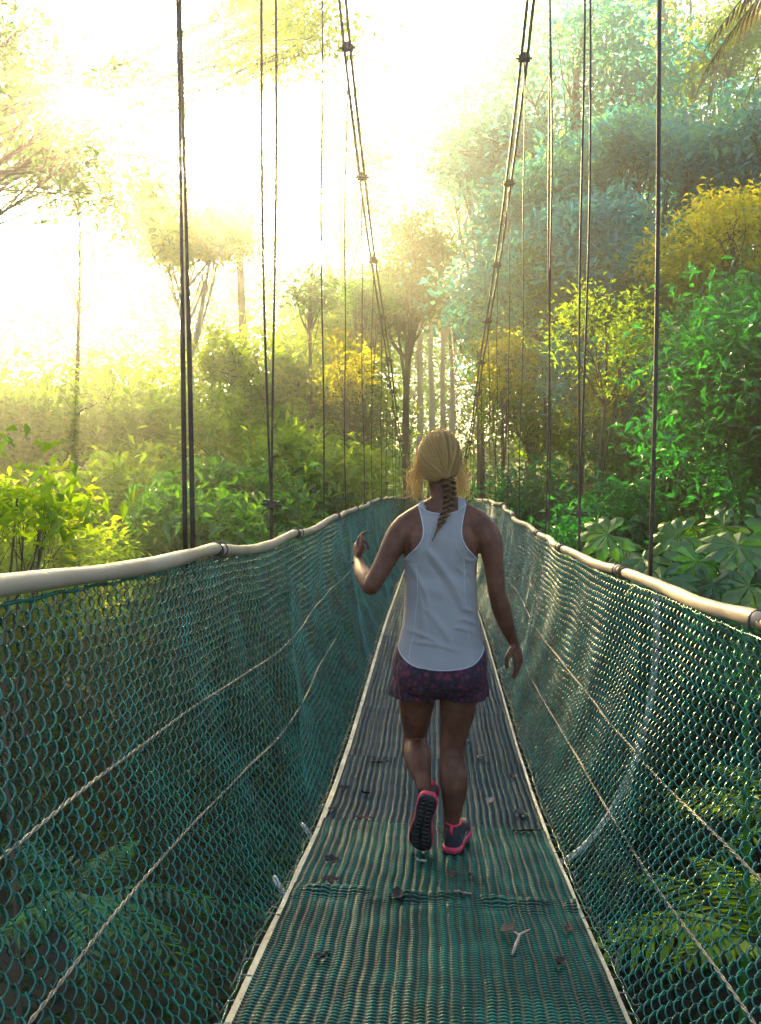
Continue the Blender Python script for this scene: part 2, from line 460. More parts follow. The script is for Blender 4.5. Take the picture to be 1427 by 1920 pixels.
# plate under the ribs so the drop below is closed, edge strips
for s in (-1, 1):
    y = np.arange(-1.2, 48, .25)
    P = np.stack([np.full(len(y), s * .493), y, deck_z(s * .49, y) - .012 + .004 * np.sin(y * 8)], -1)
    mb = BM_()
    w_ = .012 if s < 0 else .006
    prof = np.array([[-w_, -.03], [w_, -.03], [w_, .014], [-w_, .014]])
    V = (P[:, None] + np.stack([prof[:, 0], 0 * prof[:, 0], prof[:, 1]], -1)[None]).reshape(-1, 3)
    F = [[k * 4 + j, k * 4 + (j + 1) % 4, k * 4 + 4 + (j + 1) % 4, k * 4 + 4 + j] for k in range(len(y) - 1) for j in range(4)]
    mb.add(V, F); mb.put('edge_strip', M['edge'], smooth=False, label='pale edge strip along the deck')
    P2 = P.copy(); P2[:, 2] -= .05; P2[:, 0] += s * .012
    V, F = tube(P2, .012, 6); bpart('deck_cable', V, F, M['cable'])
# ragged wire ends tying the mesh to the deck edge
for s in (-1, 1):
    mb = BM_()
    for y0 in np.arange(.6, 9, .09):
        y0 += rng.uniform(-.03, .03)
        c = side_pt(s, .01, y0); e = np.array([s * .49, y0 + rng.uniform(-.02, .02), float(deck_z(s * .49, y0)) - .0])
        m_ = (c + e) / 2 + [s * .01, rng.uniform(-.02, .02), rng.uniform(.0, .03)]
        mb.tube([e, m_, c, c + [rng.uniform(-.015, .02), rng.uniform(-.02, .02), rng.uniform(.01, .04)]], .0022, 4)
    mb.put('tie_wires', M['rope'])
# ------------------------------------------------------------------ the walking woman
FX, FY = .073, 3.53
FZ = float(deck_z(FX, FY)) + .008 + .006
woman = empty('person', (FX, FY, FZ))
tag(woman, 'person with blond braid in white tank top and dark patterned shorts walking away', 'person')

def loft(sections, k=24, cap=True):
    """sections: (cx, cy, cz, rx, ry) horizontal ellipses"""
    a = np.arange(k) * 2 * np.pi / k
    V = []
    for cx, cy, cz, rx, ry in sections:
        V.append(np.stack([cx + rx * np.cos(a), cy + ry * np.sin(a), cz + 0 * a], -1))
    n = len(V); V = np.concatenate(V); F = []
    for i in range(n - 1):
        for j in range(k):
            j2 = (j + 1) % k; F.append([i * k + j, i * k + j2, (i + 1) * k + j2, (i + 1) * k + j])
    if cap: F.append(list(range(k))[::-1]); F.append([(n - 1) * k + j for j in range(k)])
    return V, F
def dense(tab, n):
    t = np.array(tab, float); cols = [interp([(i, v) for i, v in enumerate(t[:, c])]) for c in range(t.shape[1])]
    u = np.linspace(0, len(t) - 1, n); return np.stack([c(u) for c in cols], -1)
def limb(mb, pts, n=30, k=16):
    """pts: (x,y,z,r)"""
    D = dense(pts, n); V, F = tube(D[:, :3], D[:, 3], k)
    mb.add(V, F)
    for e in (0, -1): ball(mb, D[e, :3], (D[e, 3],) * 3, k)
def ball(mb, c, r, k=16, rot=None):
    n = k // 2; V = []; F = []
    for i in range(1, n):
        p = np.pi * i / n
        for j in range(k):
            q = 2 * np.pi * j / k; V.append([r[0] * np.sin(p) * np.cos(q), r[1] * np.sin(p) * np.sin(q), r[2] * np.cos(p)])
    V.append([0, 0, r[2]]); V.append([0, 0, -r[2]])
    V = np.array(V)
    if rot is not None: V = V @ np.array(rot.to_3x3()).T
    for i in range(n - 2):
        for j in range(k):
            F.append([i * k + j, (i + 1) * k + j, (i + 1) * k + (j + 1) % k, i * k + (j + 1) % k])
    t = (n - 1) * k
    for j in range(k):
        F.append([t, j, (j + 1) % k]); F.append([t + 1, (n - 2) * k + (j + 1) % k, (n - 2) * k + j])
    mb.add(V + np.array(c), F)

body = MB()
TORSO = [(-.052, .01, .668, .130, .08), (-.052, .0, .70, .170, .118), (-.052, .0, .76, .178, .125), (-.052, .005, .84, .165, .112), (-.054, .012, .92, .140, .094),
         (-.055, .016, 1.0, .126, .084), (-.054, .014, 1.08, .132, .088), (-.050, .010, 1.16, .144, .095), (-.046, .008, 1.24, .154, .098),
         (-.042, .008, 1.30, .155, .088), (-.040, .014, 1.335, .135, .072), (-.038, .018, 1.36, .095, .060), (-.036, .020, 1.38, .065, .052)]
TD = dense(TORSO, 60)
V, F = loft(TD, 32); body.add(V, F)
# trapezius and neck
limb(body, [(-.036, .012, 1.36, .055), (-.040, .016, 1.41, .048), (-.05, .026, 1.47, .049)], 14)
limb(body, [(-.045, .008, 1.395, .034), (-.10, .006, 1.358, .040), (-.165, .004, 1.318, .042)], 14)
limb(body, [(-.030, .008, 1.395, .034), (.03, .006, 1.358, .040), (.095, .004, 1.318, .042)], 14)
# shoulder blades, buttocks
for sx in (-.118, .03): ball(body, (sx, -.052, 1.235), (.055, .036, .075))
for sx in (-.125, .022): ball(body, (sx, -.050, .755), (.080, .070, .085))
# head with face
ball(body, (-.055, .035, 1.555), (.071, .092, .098), 24)
ball(body, (-.055, .075, 1.505), (.052, .058, .072), 20)
limb(body, [(-.055, .125, 1.555, .009), (-.055, .139, 1.525, .012)], 6, 8)     # nose
ball(body, (-.055, .127, 1.475), (.022, .01, .009), 10)                          # lips
ball(body, (-.055, .12, 1.445), (.022, .018, .018), 10)                          # chin
for sx in (-1, 1): ball(body, (-.055 + sx * .073, .03, 1.535), (.009, .02, .031), 12, Matrix.Rotation(R(-12) , 4, 'X'))
# left arm (bent, hand raised in front)
limb(body, [(-.185, .0, 1.300, .046), (-.215, -.012, 1.255, .050), (-.262, -.035, 1.165, .041), (-.300, -.052, 1.095, .036), (-.318, -.05, 1.066, .034),
            (-.336, .0, 1.082, .037), (-.360, .07, 1.103, .034), (-.380, .15, 1.130, .024), (-.388, .178, 1.140, .021)], 60)
# right arm (hanging)
limb(body, [(.108, .0, 1.300, .046), (.136, -.004, 1.255, .050), (.153, -.008, 1.17, .041), (.163, -.008, 1.09, .036), (.170, -.004, 1.04, .034),
            (.186, .012, .985, .038), (.208, .035, .915, .032), (.232, .055, .855, .023), (.242, .062, .83, .021)], 60)
# right (standing) leg
limb(body, [(.030, .005, .74, .088), (.026, .008, .66, .080), (.020, .014, .57, .070), (.010, .022, .49, .058), (.002, .022, .425, .050), (.000, .014, .37, .050),
            (.006, .002, .30, .056), (.007, -.002, .25, .052), (.002, .006, .17, .038), (-.006, .014, .10, .030), (-.006, .018, .06, .032)], 70, 20)
# left (trailing) leg
limb(body, [(-.132, .005, .74, .088), (-.138, .04, .66, .080), (-.143, .085, .57, .070), (-.148, .14, .48, .058), (-.150, .178, .420, .050),
            (-.146, .150, .375, .051), (-.138, .085, .350, .056), (-.128, .03, .325, .046), (-.115, -.02, .292, .033), (-.108, -.05, .270, .030)], 70, 20)
# crease of the elbows left as modelled; hands
def hand(mb, wrist, fwd, palm, side, curl, thumb_up=.4, spread=.06, fc=(1, 1.08, 1.16, 1.24)):
    """fwd along the fingers, palm = direction the palm faces, side = thumb side"""
    w = np.array(wrist); f = np.array(fwd, float); f /= np.linalg.norm(f)
    p = np.array(palm, float); p -= f * p.dot(f); p /= np.linalg.norm(p)
    s = np.cross(f, p); s *= np.sign(s.dot(np.array(side, float))) or 1
    rot = Matrix(((s[0], p[0], f[0]), (s[1], p[1], f[1]), (s[2], p[2], f[2])))
    ball(mb, w + f * .045, (.037, .0135, .045), 16, rot)
    ball(mb, w + f * .012, (.026, .016, .028), 14, rot)
    for i, (off, l) in enumerate(((.027, .070), (.009, .078), (-.009, .072), (-.026, .056))):
        b = w + f * (.078 - .006 * abs(i - 1)) + s * off
        d0 = f + s * spread * (1.5 - i); d0 /= np.linalg.norm(d0)
        pts = [(*(b - f * .03), .0085), (*b, .0085)]; ang = 0; pos = b
        for q, fr in enumerate((.44, .32, .24)):
            ang += curl[q] * fc[i]
            d = d0 * math.cos(ang) + p * math.sin(ang)
            pos = pos + d * l * fr; pts.append((*pos, .0082 - .001 * q))
        limb(mb, pts, 16, 10)
    tb = w + f * .022 + s * .026; t1 = tb + (f * .55 + s * (.75) + p * thumb_up) * .036
    t2 = t1 + (f * .9 + s * .12 + p * thumb_up) * .028; t3 = t2 + (f * .9 - s * .15 + p * thumb_up) * .022
    limb(mb, [(*(tb - s * .012), .011), (*tb, .0125), (*t1, .0105), (*t2, .0095), (*t3, .0078)], 14, 10)
hand(body, (.242, .062, .835), (.26, .0, -.97), (-.75, .45, -.1), (-.3, -.9, 0), (.22, .35, .25), .35)
hand(body, (-.388, .178, 1.138), (-.14, .50, .80), (.75, .35, .0), (.5, -.8, .3), (1.25, 1.5, .9), .10, fc=(.30, .85, 1.05, 1.1))

def fuse(mb, voxel, smooth_it, name, material, parent, fac=.5):
    me = mesh_from(name, np.concatenate(mb.V), mb.F, True)
    o = bpy.data.objects.new('temporary', me); COL.objects.link(o)
    m = o.modifiers.new('r', 'REMESH'); m.mode = 'VOXEL'; m.voxel_size = voxel; m.use_smooth_shade = True
    if smooth_it:
        s_ = o.modifiers.new('s', 'SMOOTH'); s_.factor = fac; s_.iterations = smooth_it
    bpy.context.view_layer.update()
    dg = bpy.context.evaluated_depsgraph_get()
    new = bpy.data.meshes.new_from_object(o.evaluated_get(dg)); new.name = name
    bpy.data.objects.remove(o); bpy.data.meshes.remove(me)
    new.polygons.foreach_set('use_smooth', np.ones(len(new.polygons), dtype=bool))
    return link(name, new, material, parent)

M['skin'] = simple('skin', [(.3, (.085, .028, .015)), (.5, (.13, .048, .027)), (.7, (.18, .075, .045))], 17, .55, bump=.12, bscale=160, spec=.3, sss=.08)
body_o = fuse(body, .0036, 9, 'body', M['skin'], woman)
# eyes sit in the face
mb = MB()
for sx in (-.026, .026): ball(mb, (-.055 + sx, .118, 1.54), (.012, .010, .008), 10)
M['eye'] = simple('eye', [(.3, (.5, .5, .5)), (.7, (.6, .6, .6))], 5, .3)
mb.build('eyes', M['eye'], woman)

# ---- shorts
sh = MB()
V, F = loft(dense([(-.052, .0, .645, .135, .100), (-.052, -.004, .690, .172, .132), (-.052, -.006, .74, .186, .142), (-.052, -.004, .80, .180, .130), (-.053, .002, .86, .160, .114), (-.054, .006, .93, .142, .100)], 24), 32); sh.add(V, F)
V, F = loft(dense([(-.136, .03, .622, .112, .114), (-.133, .018, .67, .106, .115), (-.125, .008, .73, .098, .118)], 14), 28); sh.add(V, F)
V, F = loft(dense([(.036, .012, .622, .102, .102), (.040, .008, .66, .100, .106), (.030, .002, .73, .098, .118)], 14), 28); sh.add(V, F)
for sx in (-.125, .025): ball(sh, (sx, -.060, .735), (.095, .085, .10))
m, nt, out = mat('cloth_print')
p = nd(nt, 'ShaderNodeBsdfPrincipled', Roughness=.8)
tc = nt.nodes.new('ShaderNodeTexCoord')
v1 = nd(nt, 'ShaderNodeTexVoronoi', Scale=38); v2 = nd(nt, 'ShaderNodeTexVoronoi', Scale=95)
nt.links.new(tc.outputs['Object'], v1.inputs['Vector']); nt.links.new(tc.outputs['Object'], v2.inputs['Vector'])
c1 = ramp(nt, v1.outputs['Distance'], [(.0, (.24, .03, .04)), (.25, (.13, .014, .04)), (.45, (.03, .010, .025)), (.75, (.018, .008, .018)), (1, (.07, .03, .10))])
c2 = ramp(nt, v2.outputs['Distance'], [(.0, (.12, .05, .10)), (.30, (.035, .012, .03)), (.45, (0, 0, 0))])
mx = nd(nt, 'ShaderNodeMix', data_type='RGBA', blend_type='ADD'); mx.inputs['Factor'].default_value = .6
nt.links.new(c1, mx.inputs[6]); nt.links.new(c2, mx.inputs[7]); nt.links.new(mx.outputs[2], p.inputs['Base Color'])
b = nd(nt, 'ShaderNodeBump', Strength=.5, Distance=.02); nt.links.new(noise(nt, 22, 3, stretch=(1, 1, .35)), b.inputs['Height']); nt.links.new(b.outputs[0], p.inputs['Normal'])
nt.links.new(p.outputs[0], out.inputs['Surface']); M['cloth_print'] = m
shorts = fuse(sh, .006, 3, 'shorts', M['cloth_print'], woman)
co = np.zeros(len(shorts.data.vertices) * 3, np.float32); shorts.data.vertices.foreach_get('co', co); co = co.reshape(-1, 3)
ang = np.arctan2(co[:, 1], co[:, 0] + .05); k = np.clip((.80 - co[:, 2]) / .16, 0, 1)[:, None]
rad = np.stack([np.cos(ang), np.sin(ang), 0 * ang], -1)
co += rad * k * (.005 * np.sin(ang * 11 + co[:, 2] * 9) + .003 * np.sin(ang * 23))[:, None]
shorts.data.vertices.foreach_set('co', co.ravel()); shorts.data.update()

from mathutils.bvhtree import BVHTree
bm_v = [v.co.copy() for v in body_o.data.vertices]; bm_f = [tuple(p.vertices) for p in body_o.data.polygons]
bvh = BVHTree.FromPolygons(bm_v, bm_f)

sv = [v.co.copy() for v in shorts.data.vertices]; nb = len(bm_v)
bvh2 = BVHTree.FromPolygons(bm_v + sv, bm_f + [tuple(i + nb for i in p.vertices) for p in shorts.data.polygons])
# ---- tank top: back and front cloth panels from hem to shoulder straps
eL = interp([(.775, -.226), (.84, -.213), (.92, -.197), (1.0, -.188), (1.08, -.185), (1.16, -.1885), (1.185, -.180)])
eR = interp([(.775, .128), (.84, .118), (.90, .106), (.96, .098), (1.03, .092), (1.10, .090), (1.16, .092), (1.185, .090)])
aL = interp([(1.165, -.191), (1.19, -.170), (1.22, -.140), (1.25, -.121), (1.28, -.115), (1.32, -.120), (1.36, -.130), (1.395, -.137)])
aR = interp([(1.165, .096), (1.19, .075), (1.22, .050), (1.25, .034), (1.28, .029), (1.32, .033), (1.36, .042), (1.395, .050)])
ZA = 1.165
def panel(sgn):
    nz, nu = 150, 96
    V = np.zeros((nz + 1, nu + 1, 3))
    for i in range(nz + 1):
        v = i / nz
        for j in range(nu + 1):
            u = j / nu * 2 - 1
            dip = .078 * (1 - u * u) ** 1.0 if sgn < 0 else .05 * (1 - u * u)
            z0 = .838 - dip - .01 * (u > 0) * u
            neck = (1.348 if sgn < 0 else 1.28) + (.036 if sgn < 0 else .10) * min(1, abs(u) * 1.08) ** 2.4
            z = z0 + (neck - z0) * v
            zc = 0.0
            if z < ZA: l, r = float(eL(z)), float(eR(z))
            else: l, r = float(aL(z)), float(aR(z))
            x = (l + r) / 2 + (r - l) / 2 * (math.sin(u * math.pi / 2) * .75 + u * .25)
            # loose ellipse hanging from the widest part
            c = (l + r) / 2; h = max((r - l) / 2, .01)
            d = .106 + .026 * min(1, max(0, (1.02 - z) / .2))
            q = max(0.0, 1 - abs((x - c) / h) ** 2.2) ** .5
            ye = (.010 + sgn * d * q) if z < ZA + .03 else None
            if ye is not None and z > ZA - .1: ye = ye - sgn * .03 * (z - ZA + .1) / .13
            hit = bvh2.ray_cast(Vector((x, sgn * 1.0, z)), Vector((0, -sgn, 0)))
            yh = None
            if hit[0] is not None: yh = hit[0].y + sgn * .0065
            cand = [w for w in (ye, yh) if w is not None]
            y = (min(cand) if sgn < 0 else max(cand)) if cand else .01
            V[i, j] = (x, y, z)
    # relax depth a little so the cloth bridges hollows, then fold it
    Y = V[:, :, 1].copy()
    for _ in range(14):
        Z_ = Y.copy(); Z_[1:-1, 1:-1] = (Y[:-2, 1:-1] + Y[2:, 1:-1] + Y[1:-1, :-2] + Y[1:-1, 2:]) / 4
        Y = np.minimum(Z_, V[:, :, 1] + .004) if sgn < 0 else np.maximum(Z_, V[:, :, 1] - .004)
    X, Z = V[:, :, 0], V[:, :, 2]
    fold = np.zeros_like(X)
    def crease(x0, z0, x1, z1, w, amp):
        dx, dz = x1 - x0, z1 - z0; L = math.hypot(dx, dz)
        t = ((X - x0) * dx + (Z - z0) * dz) / L / L; dd = ((X - x0) * dz - (Z - z0) * dx) / L + .012 * np.sin(t * 3)
        return amp * np.exp(-(dd / w) ** 2) * np.exp(-(np.clip(np.abs(t - .5) - .32, 0, 9) / .14) ** 2)
    for a in ((-.105, 1.22, .06, .96, .012, .011), (-.10, 1.17, .045, .92, .008, -.007), (-.02, 1.12, .085, .95, .009, .009), (.01, 1.15, .09, 1.02, .008, .006),
              (-.17, 1.15, -.09, .98, .012, .009), (-.14, 1.08, -.12, .86, .010, .007), (.03, .99, .115, .93, .008, .008), (.02, .95, .115, .89, .007, .008),
              (.0, .92, .11, .865, .008, .007), (-.19, .90, -.05, .855, .008, .006), (-.16, .86, .03, .825, .008, .006), (.035, 1.18, .088, 1.13, .007, .008),
              (.04, 1.13, .09, 1.07, .007, .007), (-.12, 1.0, .0, .84, .014, .007)):
        fold += crease(*a)
    fold += .0012 * np.sin(X * 70 + Z * 40) * np.sin(Z * 55 - X * 30)
    edge = np.clip(1 - np.abs(np.linspace(-1, 1, X.shape[1]))[None] ** 6, 0, 1)
    V[:, :, 1] = Y + sgn * fold * edge
    g = np.arange((nz + 1) * (nu + 1)).reshape(nz + 1, nu + 1)
    q = np.stack([g[:-1, :-1], g[:-1, 1:], g[1:, 1:], g[1:, :-1]], -1).reshape(-1, 4)
    if sgn > 0: q = q[:, ::-1]
    return V.reshape(-1, 3), q
Vb, Fb = panel(-1); Vf, Ff = panel(1)
m, nt, out = mat('cloth_white')
p = nd(nt, 'ShaderNodeBsdfPrincipled', Roughness=.85)
nt.links.new(ramp(nt, noise(nt, 5), [(.3, (.34, .32, .33)), (.7, (.42, .395, .40))]), p.inputs['Base Color'])
tr = nd(nt, 'ShaderNodeBsdfTranslucent'); tr.inputs[0].default_value = (.7, .68, .66, 1)
ms = nd(nt, 'ShaderNodeMixShader'); ms.inputs[0].default_value = .25
b = nd(nt, 'ShaderNodeBump', Strength=.25, Distance=.004)
nt.links.new(noise(nt, 420, 2, stretch=(1, 1, .5)), b.inputs['Height']); nt.links.new(b.outputs[0], p.inputs['Normal'])
nt.links.new(p.outputs[0], ms.inputs[1]); nt.links.new(tr.outputs[0], ms.inputs[2]); nt.links.new(ms.outputs[0], out.inputs['Surface'])
M['cloth_white'] = m
mb = MB(); mb.add(Vb, Fb); mb.add(Vf, Ff)
# strap bridges over the shoulders and the side seam closing strips
gb = Vb.reshape(151, 97, 3); gf = Vf.reshape(151, 97, 3)
for sel in (range(0, 22), range(75, 97)):
    a = gb[-1, list(sel)]; c = gf[-1, list(sel)]; rows = []
    for k in range(13):
        u = k / 12; P = a * (1 - u) + c * u
        for q in range(len(P)):
            hit = bvh.ray_cast(Vector((P[q, 0], P[q, 1], 1.6 if abs(P[q, 0] + .045) > .05 else 1.42)), Vector((0, 0, -1)))
            if 0 < k < 12 and hit[0] is not None and hit[0].z < 1.45: P[q, 2] = max(P[q, 2], hit[0].z + .006)
        rows.append(P)
    n = len(a); Vs = np.concatenate(rows)
    mb.add(Vs, [[k * n + q, k * n + q + 1, (k + 1) * n + q + 1, (k + 1) * n + q] for k in range(12) for q in range(n - 1)])
for j in (0, 96):
    idx = [i for i in range(151) if gb[i, j, 2] < ZA + .004]
    n = len(idx); Vs = np.concatenate([gb[idx, j], gf[[min(150, int(np.argmin(np.abs(gf[:, j, 2] - gb[i, j, 2])))) for i in idx], j]])
    mb.add(Vs, [[k, k + 1, n + k + 1, n + k] for k in range(n - 1)])
tank = mb.build('tank_top', M['cloth_white'], woman)
# bound edges of neck and armholes, hem, princess seams
M['cloth_edge'] = simple('cloth_edge', [(.3, (.42, .42, .45)), (.7, (.5, .5, .53))], 30, .8)
mb = MB()
i0 = next(i for i in range(151) if gb[i, 0, 2] > ZA)
for j in (0, 96): mb.tube(gb[i0:, j] + [0, -.001, 0], .0028, 6)
mb.tube(gb[-1, :] + [0, -.001, 0], .0026, 6); mb.tube(gb[0, 1:-1] + [0, -.0005, .003], .0022, 6)
mb.build('piping', M['cloth_edge'], tank)
mb = MB()
for j0, j1 in ((26, 22), (70, 74)):
    P = np.array([gb[i, int(round(j0 + (j1 - j0) * (1 - i / 150)))] for i in range(2, 135, 3)]); P[1:-1, 0] = (P[:-2, 0] + P[1:-1, 0] + P[2:, 0]) / 3
    mb.tube(P + [0, -.0004, 0], .0013, 5)
mb.build('seam', M['cloth_edge'], tank)

# ---- hair: cap, swept strands, loose wisps, braid
HC = np.array([-.055, .030, 1.562]); HR = np.array([.080, .104, .104])
TIE = np.array([-.022, -.078, 1.482])
M['hair'] = None
m, nt, out = mat('hair')
g = nt.nodes.new('ShaderNodeNewGeometry')
c = ramp(nt, g.outputs['Random Per Island'], [(0, (.22, .115, .04)), (.35, (.60, .37, .14)), (.7, (.88, .62, .27)), (1, (.98, .82, .45))])
p = nd(nt, 'ShaderNodeBsdfPrincipled', Roughness=.38); nt.links.new(c, p.inputs['Base Color'])
tr = nd(nt, 'ShaderNodeBsdfTranslucent'); tr.inputs[0].default_value = (1.0, .80, .42, 1)
ms = nd(nt, 'ShaderNodeMixShader'); ms.inputs[0].default_value = .6
nt.links.new(p.outputs[0], ms.inputs[1]); nt.links.new(tr.outputs[0], ms.inputs[2]); nt.links.new(ms.outputs[0], out.inputs['Surface']); M['hair'] = m
mb = MB(); ball(mb, HC, HR * .97, 32)
V = np.concatenate(mb.V)
keep_front = V[:, 1] > .075      # keep the cap off the face
V[keep_front, 1] = .075 + (V[keep_front, 1] - .075) * .35
hairline = (V[:, 2] < 1.50); V[hairline, 0] = HC[0] + (V[hairline, 0] - HC[0]) * .88
me = mesh_from('hair', V, mb.F); 
M['hair_base'] = simple('hair_base', [(.3, (.20, .12, .05)), (.7, (.42, .28, .12))], 8, .5, stretch=(8, 8, 1))
hair = link('hair', me, M['hair_base'], woman)
S = []; N = 14
tie_d = (TIE - HC) / HR; tie_d /= np.linalg.norm(tie_d)
for _ in range(2300):
    th = rng.uniform(-1, 1) * 2.25                       # angle around the rim, 0 = crown front
    start = np.array([math.sin(th) * .98, .25 + .55 * math.cos(th), .35 + .75 * max(0, math.cos(th)) - .5 * abs(math.sin(th)) * (abs(th) > 1.2)])
    start += rng.normal(0, .16, 3); start[1] = min(start[1], .6); start /= np.linalg.norm(start)
    lift = 1.0 + abs(rng.normal(0, .032))
    u = np.linspace(0, 1, N)[:, None]; w = rng.normal(0, .05, 3)
    om = math.acos(np.clip(start.dot(tie_d), -1, 1)) + 1e-4
    d = (np.sin((1 - u) * om) * start + np.sin(u * om) * tie_d) / math.sin(om) + w * np.sin(np.pi * u) + .01 * np.sin(u * rng.uniform(6, 16) + rng.uniform(0, 6))
    d /= np.linalg.norm(d, axis=1, keepdims=True)
    P = HC + d * HR * (lift + .02 * np.sin(np.pi * u)); P = P * (1 - u ** 6 * .5) + (TIE + rng.normal(0, .006, 3)) * (u ** 6 * .5)
    S.append(P)
V, F = many_tubes(S, .00095 * np.array([.6] + [1] * (N - 2) + [.8]), 3)
link('strands', mesh_from('strands', V, F), M['hair'], hair)
S = []; N = 16
for k in range(200):
    sd = -1 if rng.random() < .52 else 1
    a0 = np.array([HC[0] + sd * .07, rng.uniform(-.01, .085), rng.uniform(1.505, 1.585) if k % 5 < 3 else rng.uniform(1.58, 1.635)])
    a0[0] = HC[0] + sd * (.080 * math.sqrt(max(.2, 1 - ((a0[2] - HC[2]) / .104) ** 2 - ((a0[1] - HC[1]) / .13) ** 2)) + rng.uniform(-.008, .003))
    ln = a0[2] - rng.uniform(1.39, 1.48); out_ = rng.uniform(.0, .050 if k % 5 < 3 else .022) * (1 + 4 * max(0, a0[2] - 1.56)); 
    u = np.linspace(0, 1, N)
    x = a0[0] + sd * .004 * np.sin(u * rng.uniform(8, 20) + rng.uniform(0, 6)) + sd * (out_ * np.sin(u * rng.uniform(1.7, 2.6)) + .006 * np.sin(u * rng.uniform(4, 11) + rng.uniform(0, 6)) * u)
    if sd < 0: x = x - .004 * u
    y = a0[1] - .02 * u + .01 * np.sin(u * rng.uniform(3, 9))
    z = a0[2] - ln * u + .004 * np.sin(u * rng.uniform(5, 14))
    S.append(np.stack([x, y, z], -1))
for k in range(170):                                      # flyaways round the crown
    th = rng.uniform(-1.7, 1.7); d = np.array([math.sin(th), rng.uniform(-.7, .5), math.cos(th)]); d /= np.linalg.norm(d)
    t_ = np.cross(d, rng.normal(0, 1, 3)); t_ /= np.linalg.norm(t_); u = np.linspace(0, 1, N)[:, None]
    S.append(HC + d * HR * (1.0 + rng.uniform(.02, .09) * np.sin(u * np.pi * rng.uniform(.5, 1))) + t_ * u * rng.uniform(.02, .06))
V, F = many_tubes(S, .0008, 3)
link('wisps', mesh_from('wisps', V, F), M['hair'], hair, None)['label'] = 'loose golden wisps beside the neck'
# braid
mb_braid = []
n = 160; u = np.linspace(0, 1, n)
bc = np.stack([TIE[0] + .012 * u - .062 * u ** 2 + .010 * np.sin(u * 5), np.zeros(n), TIE[2] - .235 * u], -1)
for i in range(n):
    hit = bvh.ray_cast(Vector((bc[i, 0], -1, bc[i, 2])), Vector((0, 1, 0)))
    bc[i, 1] = min((hit[0].y if hit[0] is not None else -.03) - .020 - .004 * (1 - u[i]), -.045 - 0.01 * (1 - u[i]))
for _ in range(12): bc[1:-1, 1] = (bc[:-2, 1] + bc[2:, 1]) / 2
wd = np.where(u < .72, .0185 * (1 - .42 * u / .72), .0078 * (1 - (u - .72) / .28) ** .8 + .0012)
for sidx in range(3):
    ph = u * 2 * np.pi * 3.7 + sidx * 2 * np.pi / 3
    amp = np.where(u < .72, 1.1, np.clip((.85 - u) / .13, 0, 1))
    C = bc + np.stack([wd * .95 * np.sin(ph) * amp, -wd * .5 * np.sin(2 * ph) * amp, 0 * u], -1)
    for f in range(34):
        a, r = rng.uniform(0, 6.28), math.sqrt(rng.random())
        mb_braid.append(C + np.stack([wd * .56 * r * math.cos(a + 0) + 0 * u, wd * .62 * r * math.sin(a) + 0 * u, 0 * u], -1) + rng.normal(0, .00025, (n, 3)))
V, F = many_tubes(mb_braid, .0011, 3)
m, nt, out = mat('hair_dark')
g = nt.nodes.new('ShaderNodeNewGeometry'); p = nd(nt, 'ShaderNodeBsdfPrincipled', Roughness=.45)
nt.links.new(ramp(nt, g.outputs['Random Per Island'], [(0, (.07, .034, .014)), (1, (.28, .155, .065))]), p.inputs['Base Color']); nt.links.new(p.outputs[0], out.inputs['Surface'])
link('braid', mesh_from('braid', V, F), m, hair)

# ---- wristband
mb = MB(); aa = np.linspace(0, 2 * np.pi, 25)
mb.tube(np.array([-.386, .170, 1.134]) + .0245 * np.stack([np.cos(aa), np.sin(aa) * .95, -.3 * np.sin(aa)], -1), .0035, 6, False)
mb.build('wristband', M['tape'], woman)

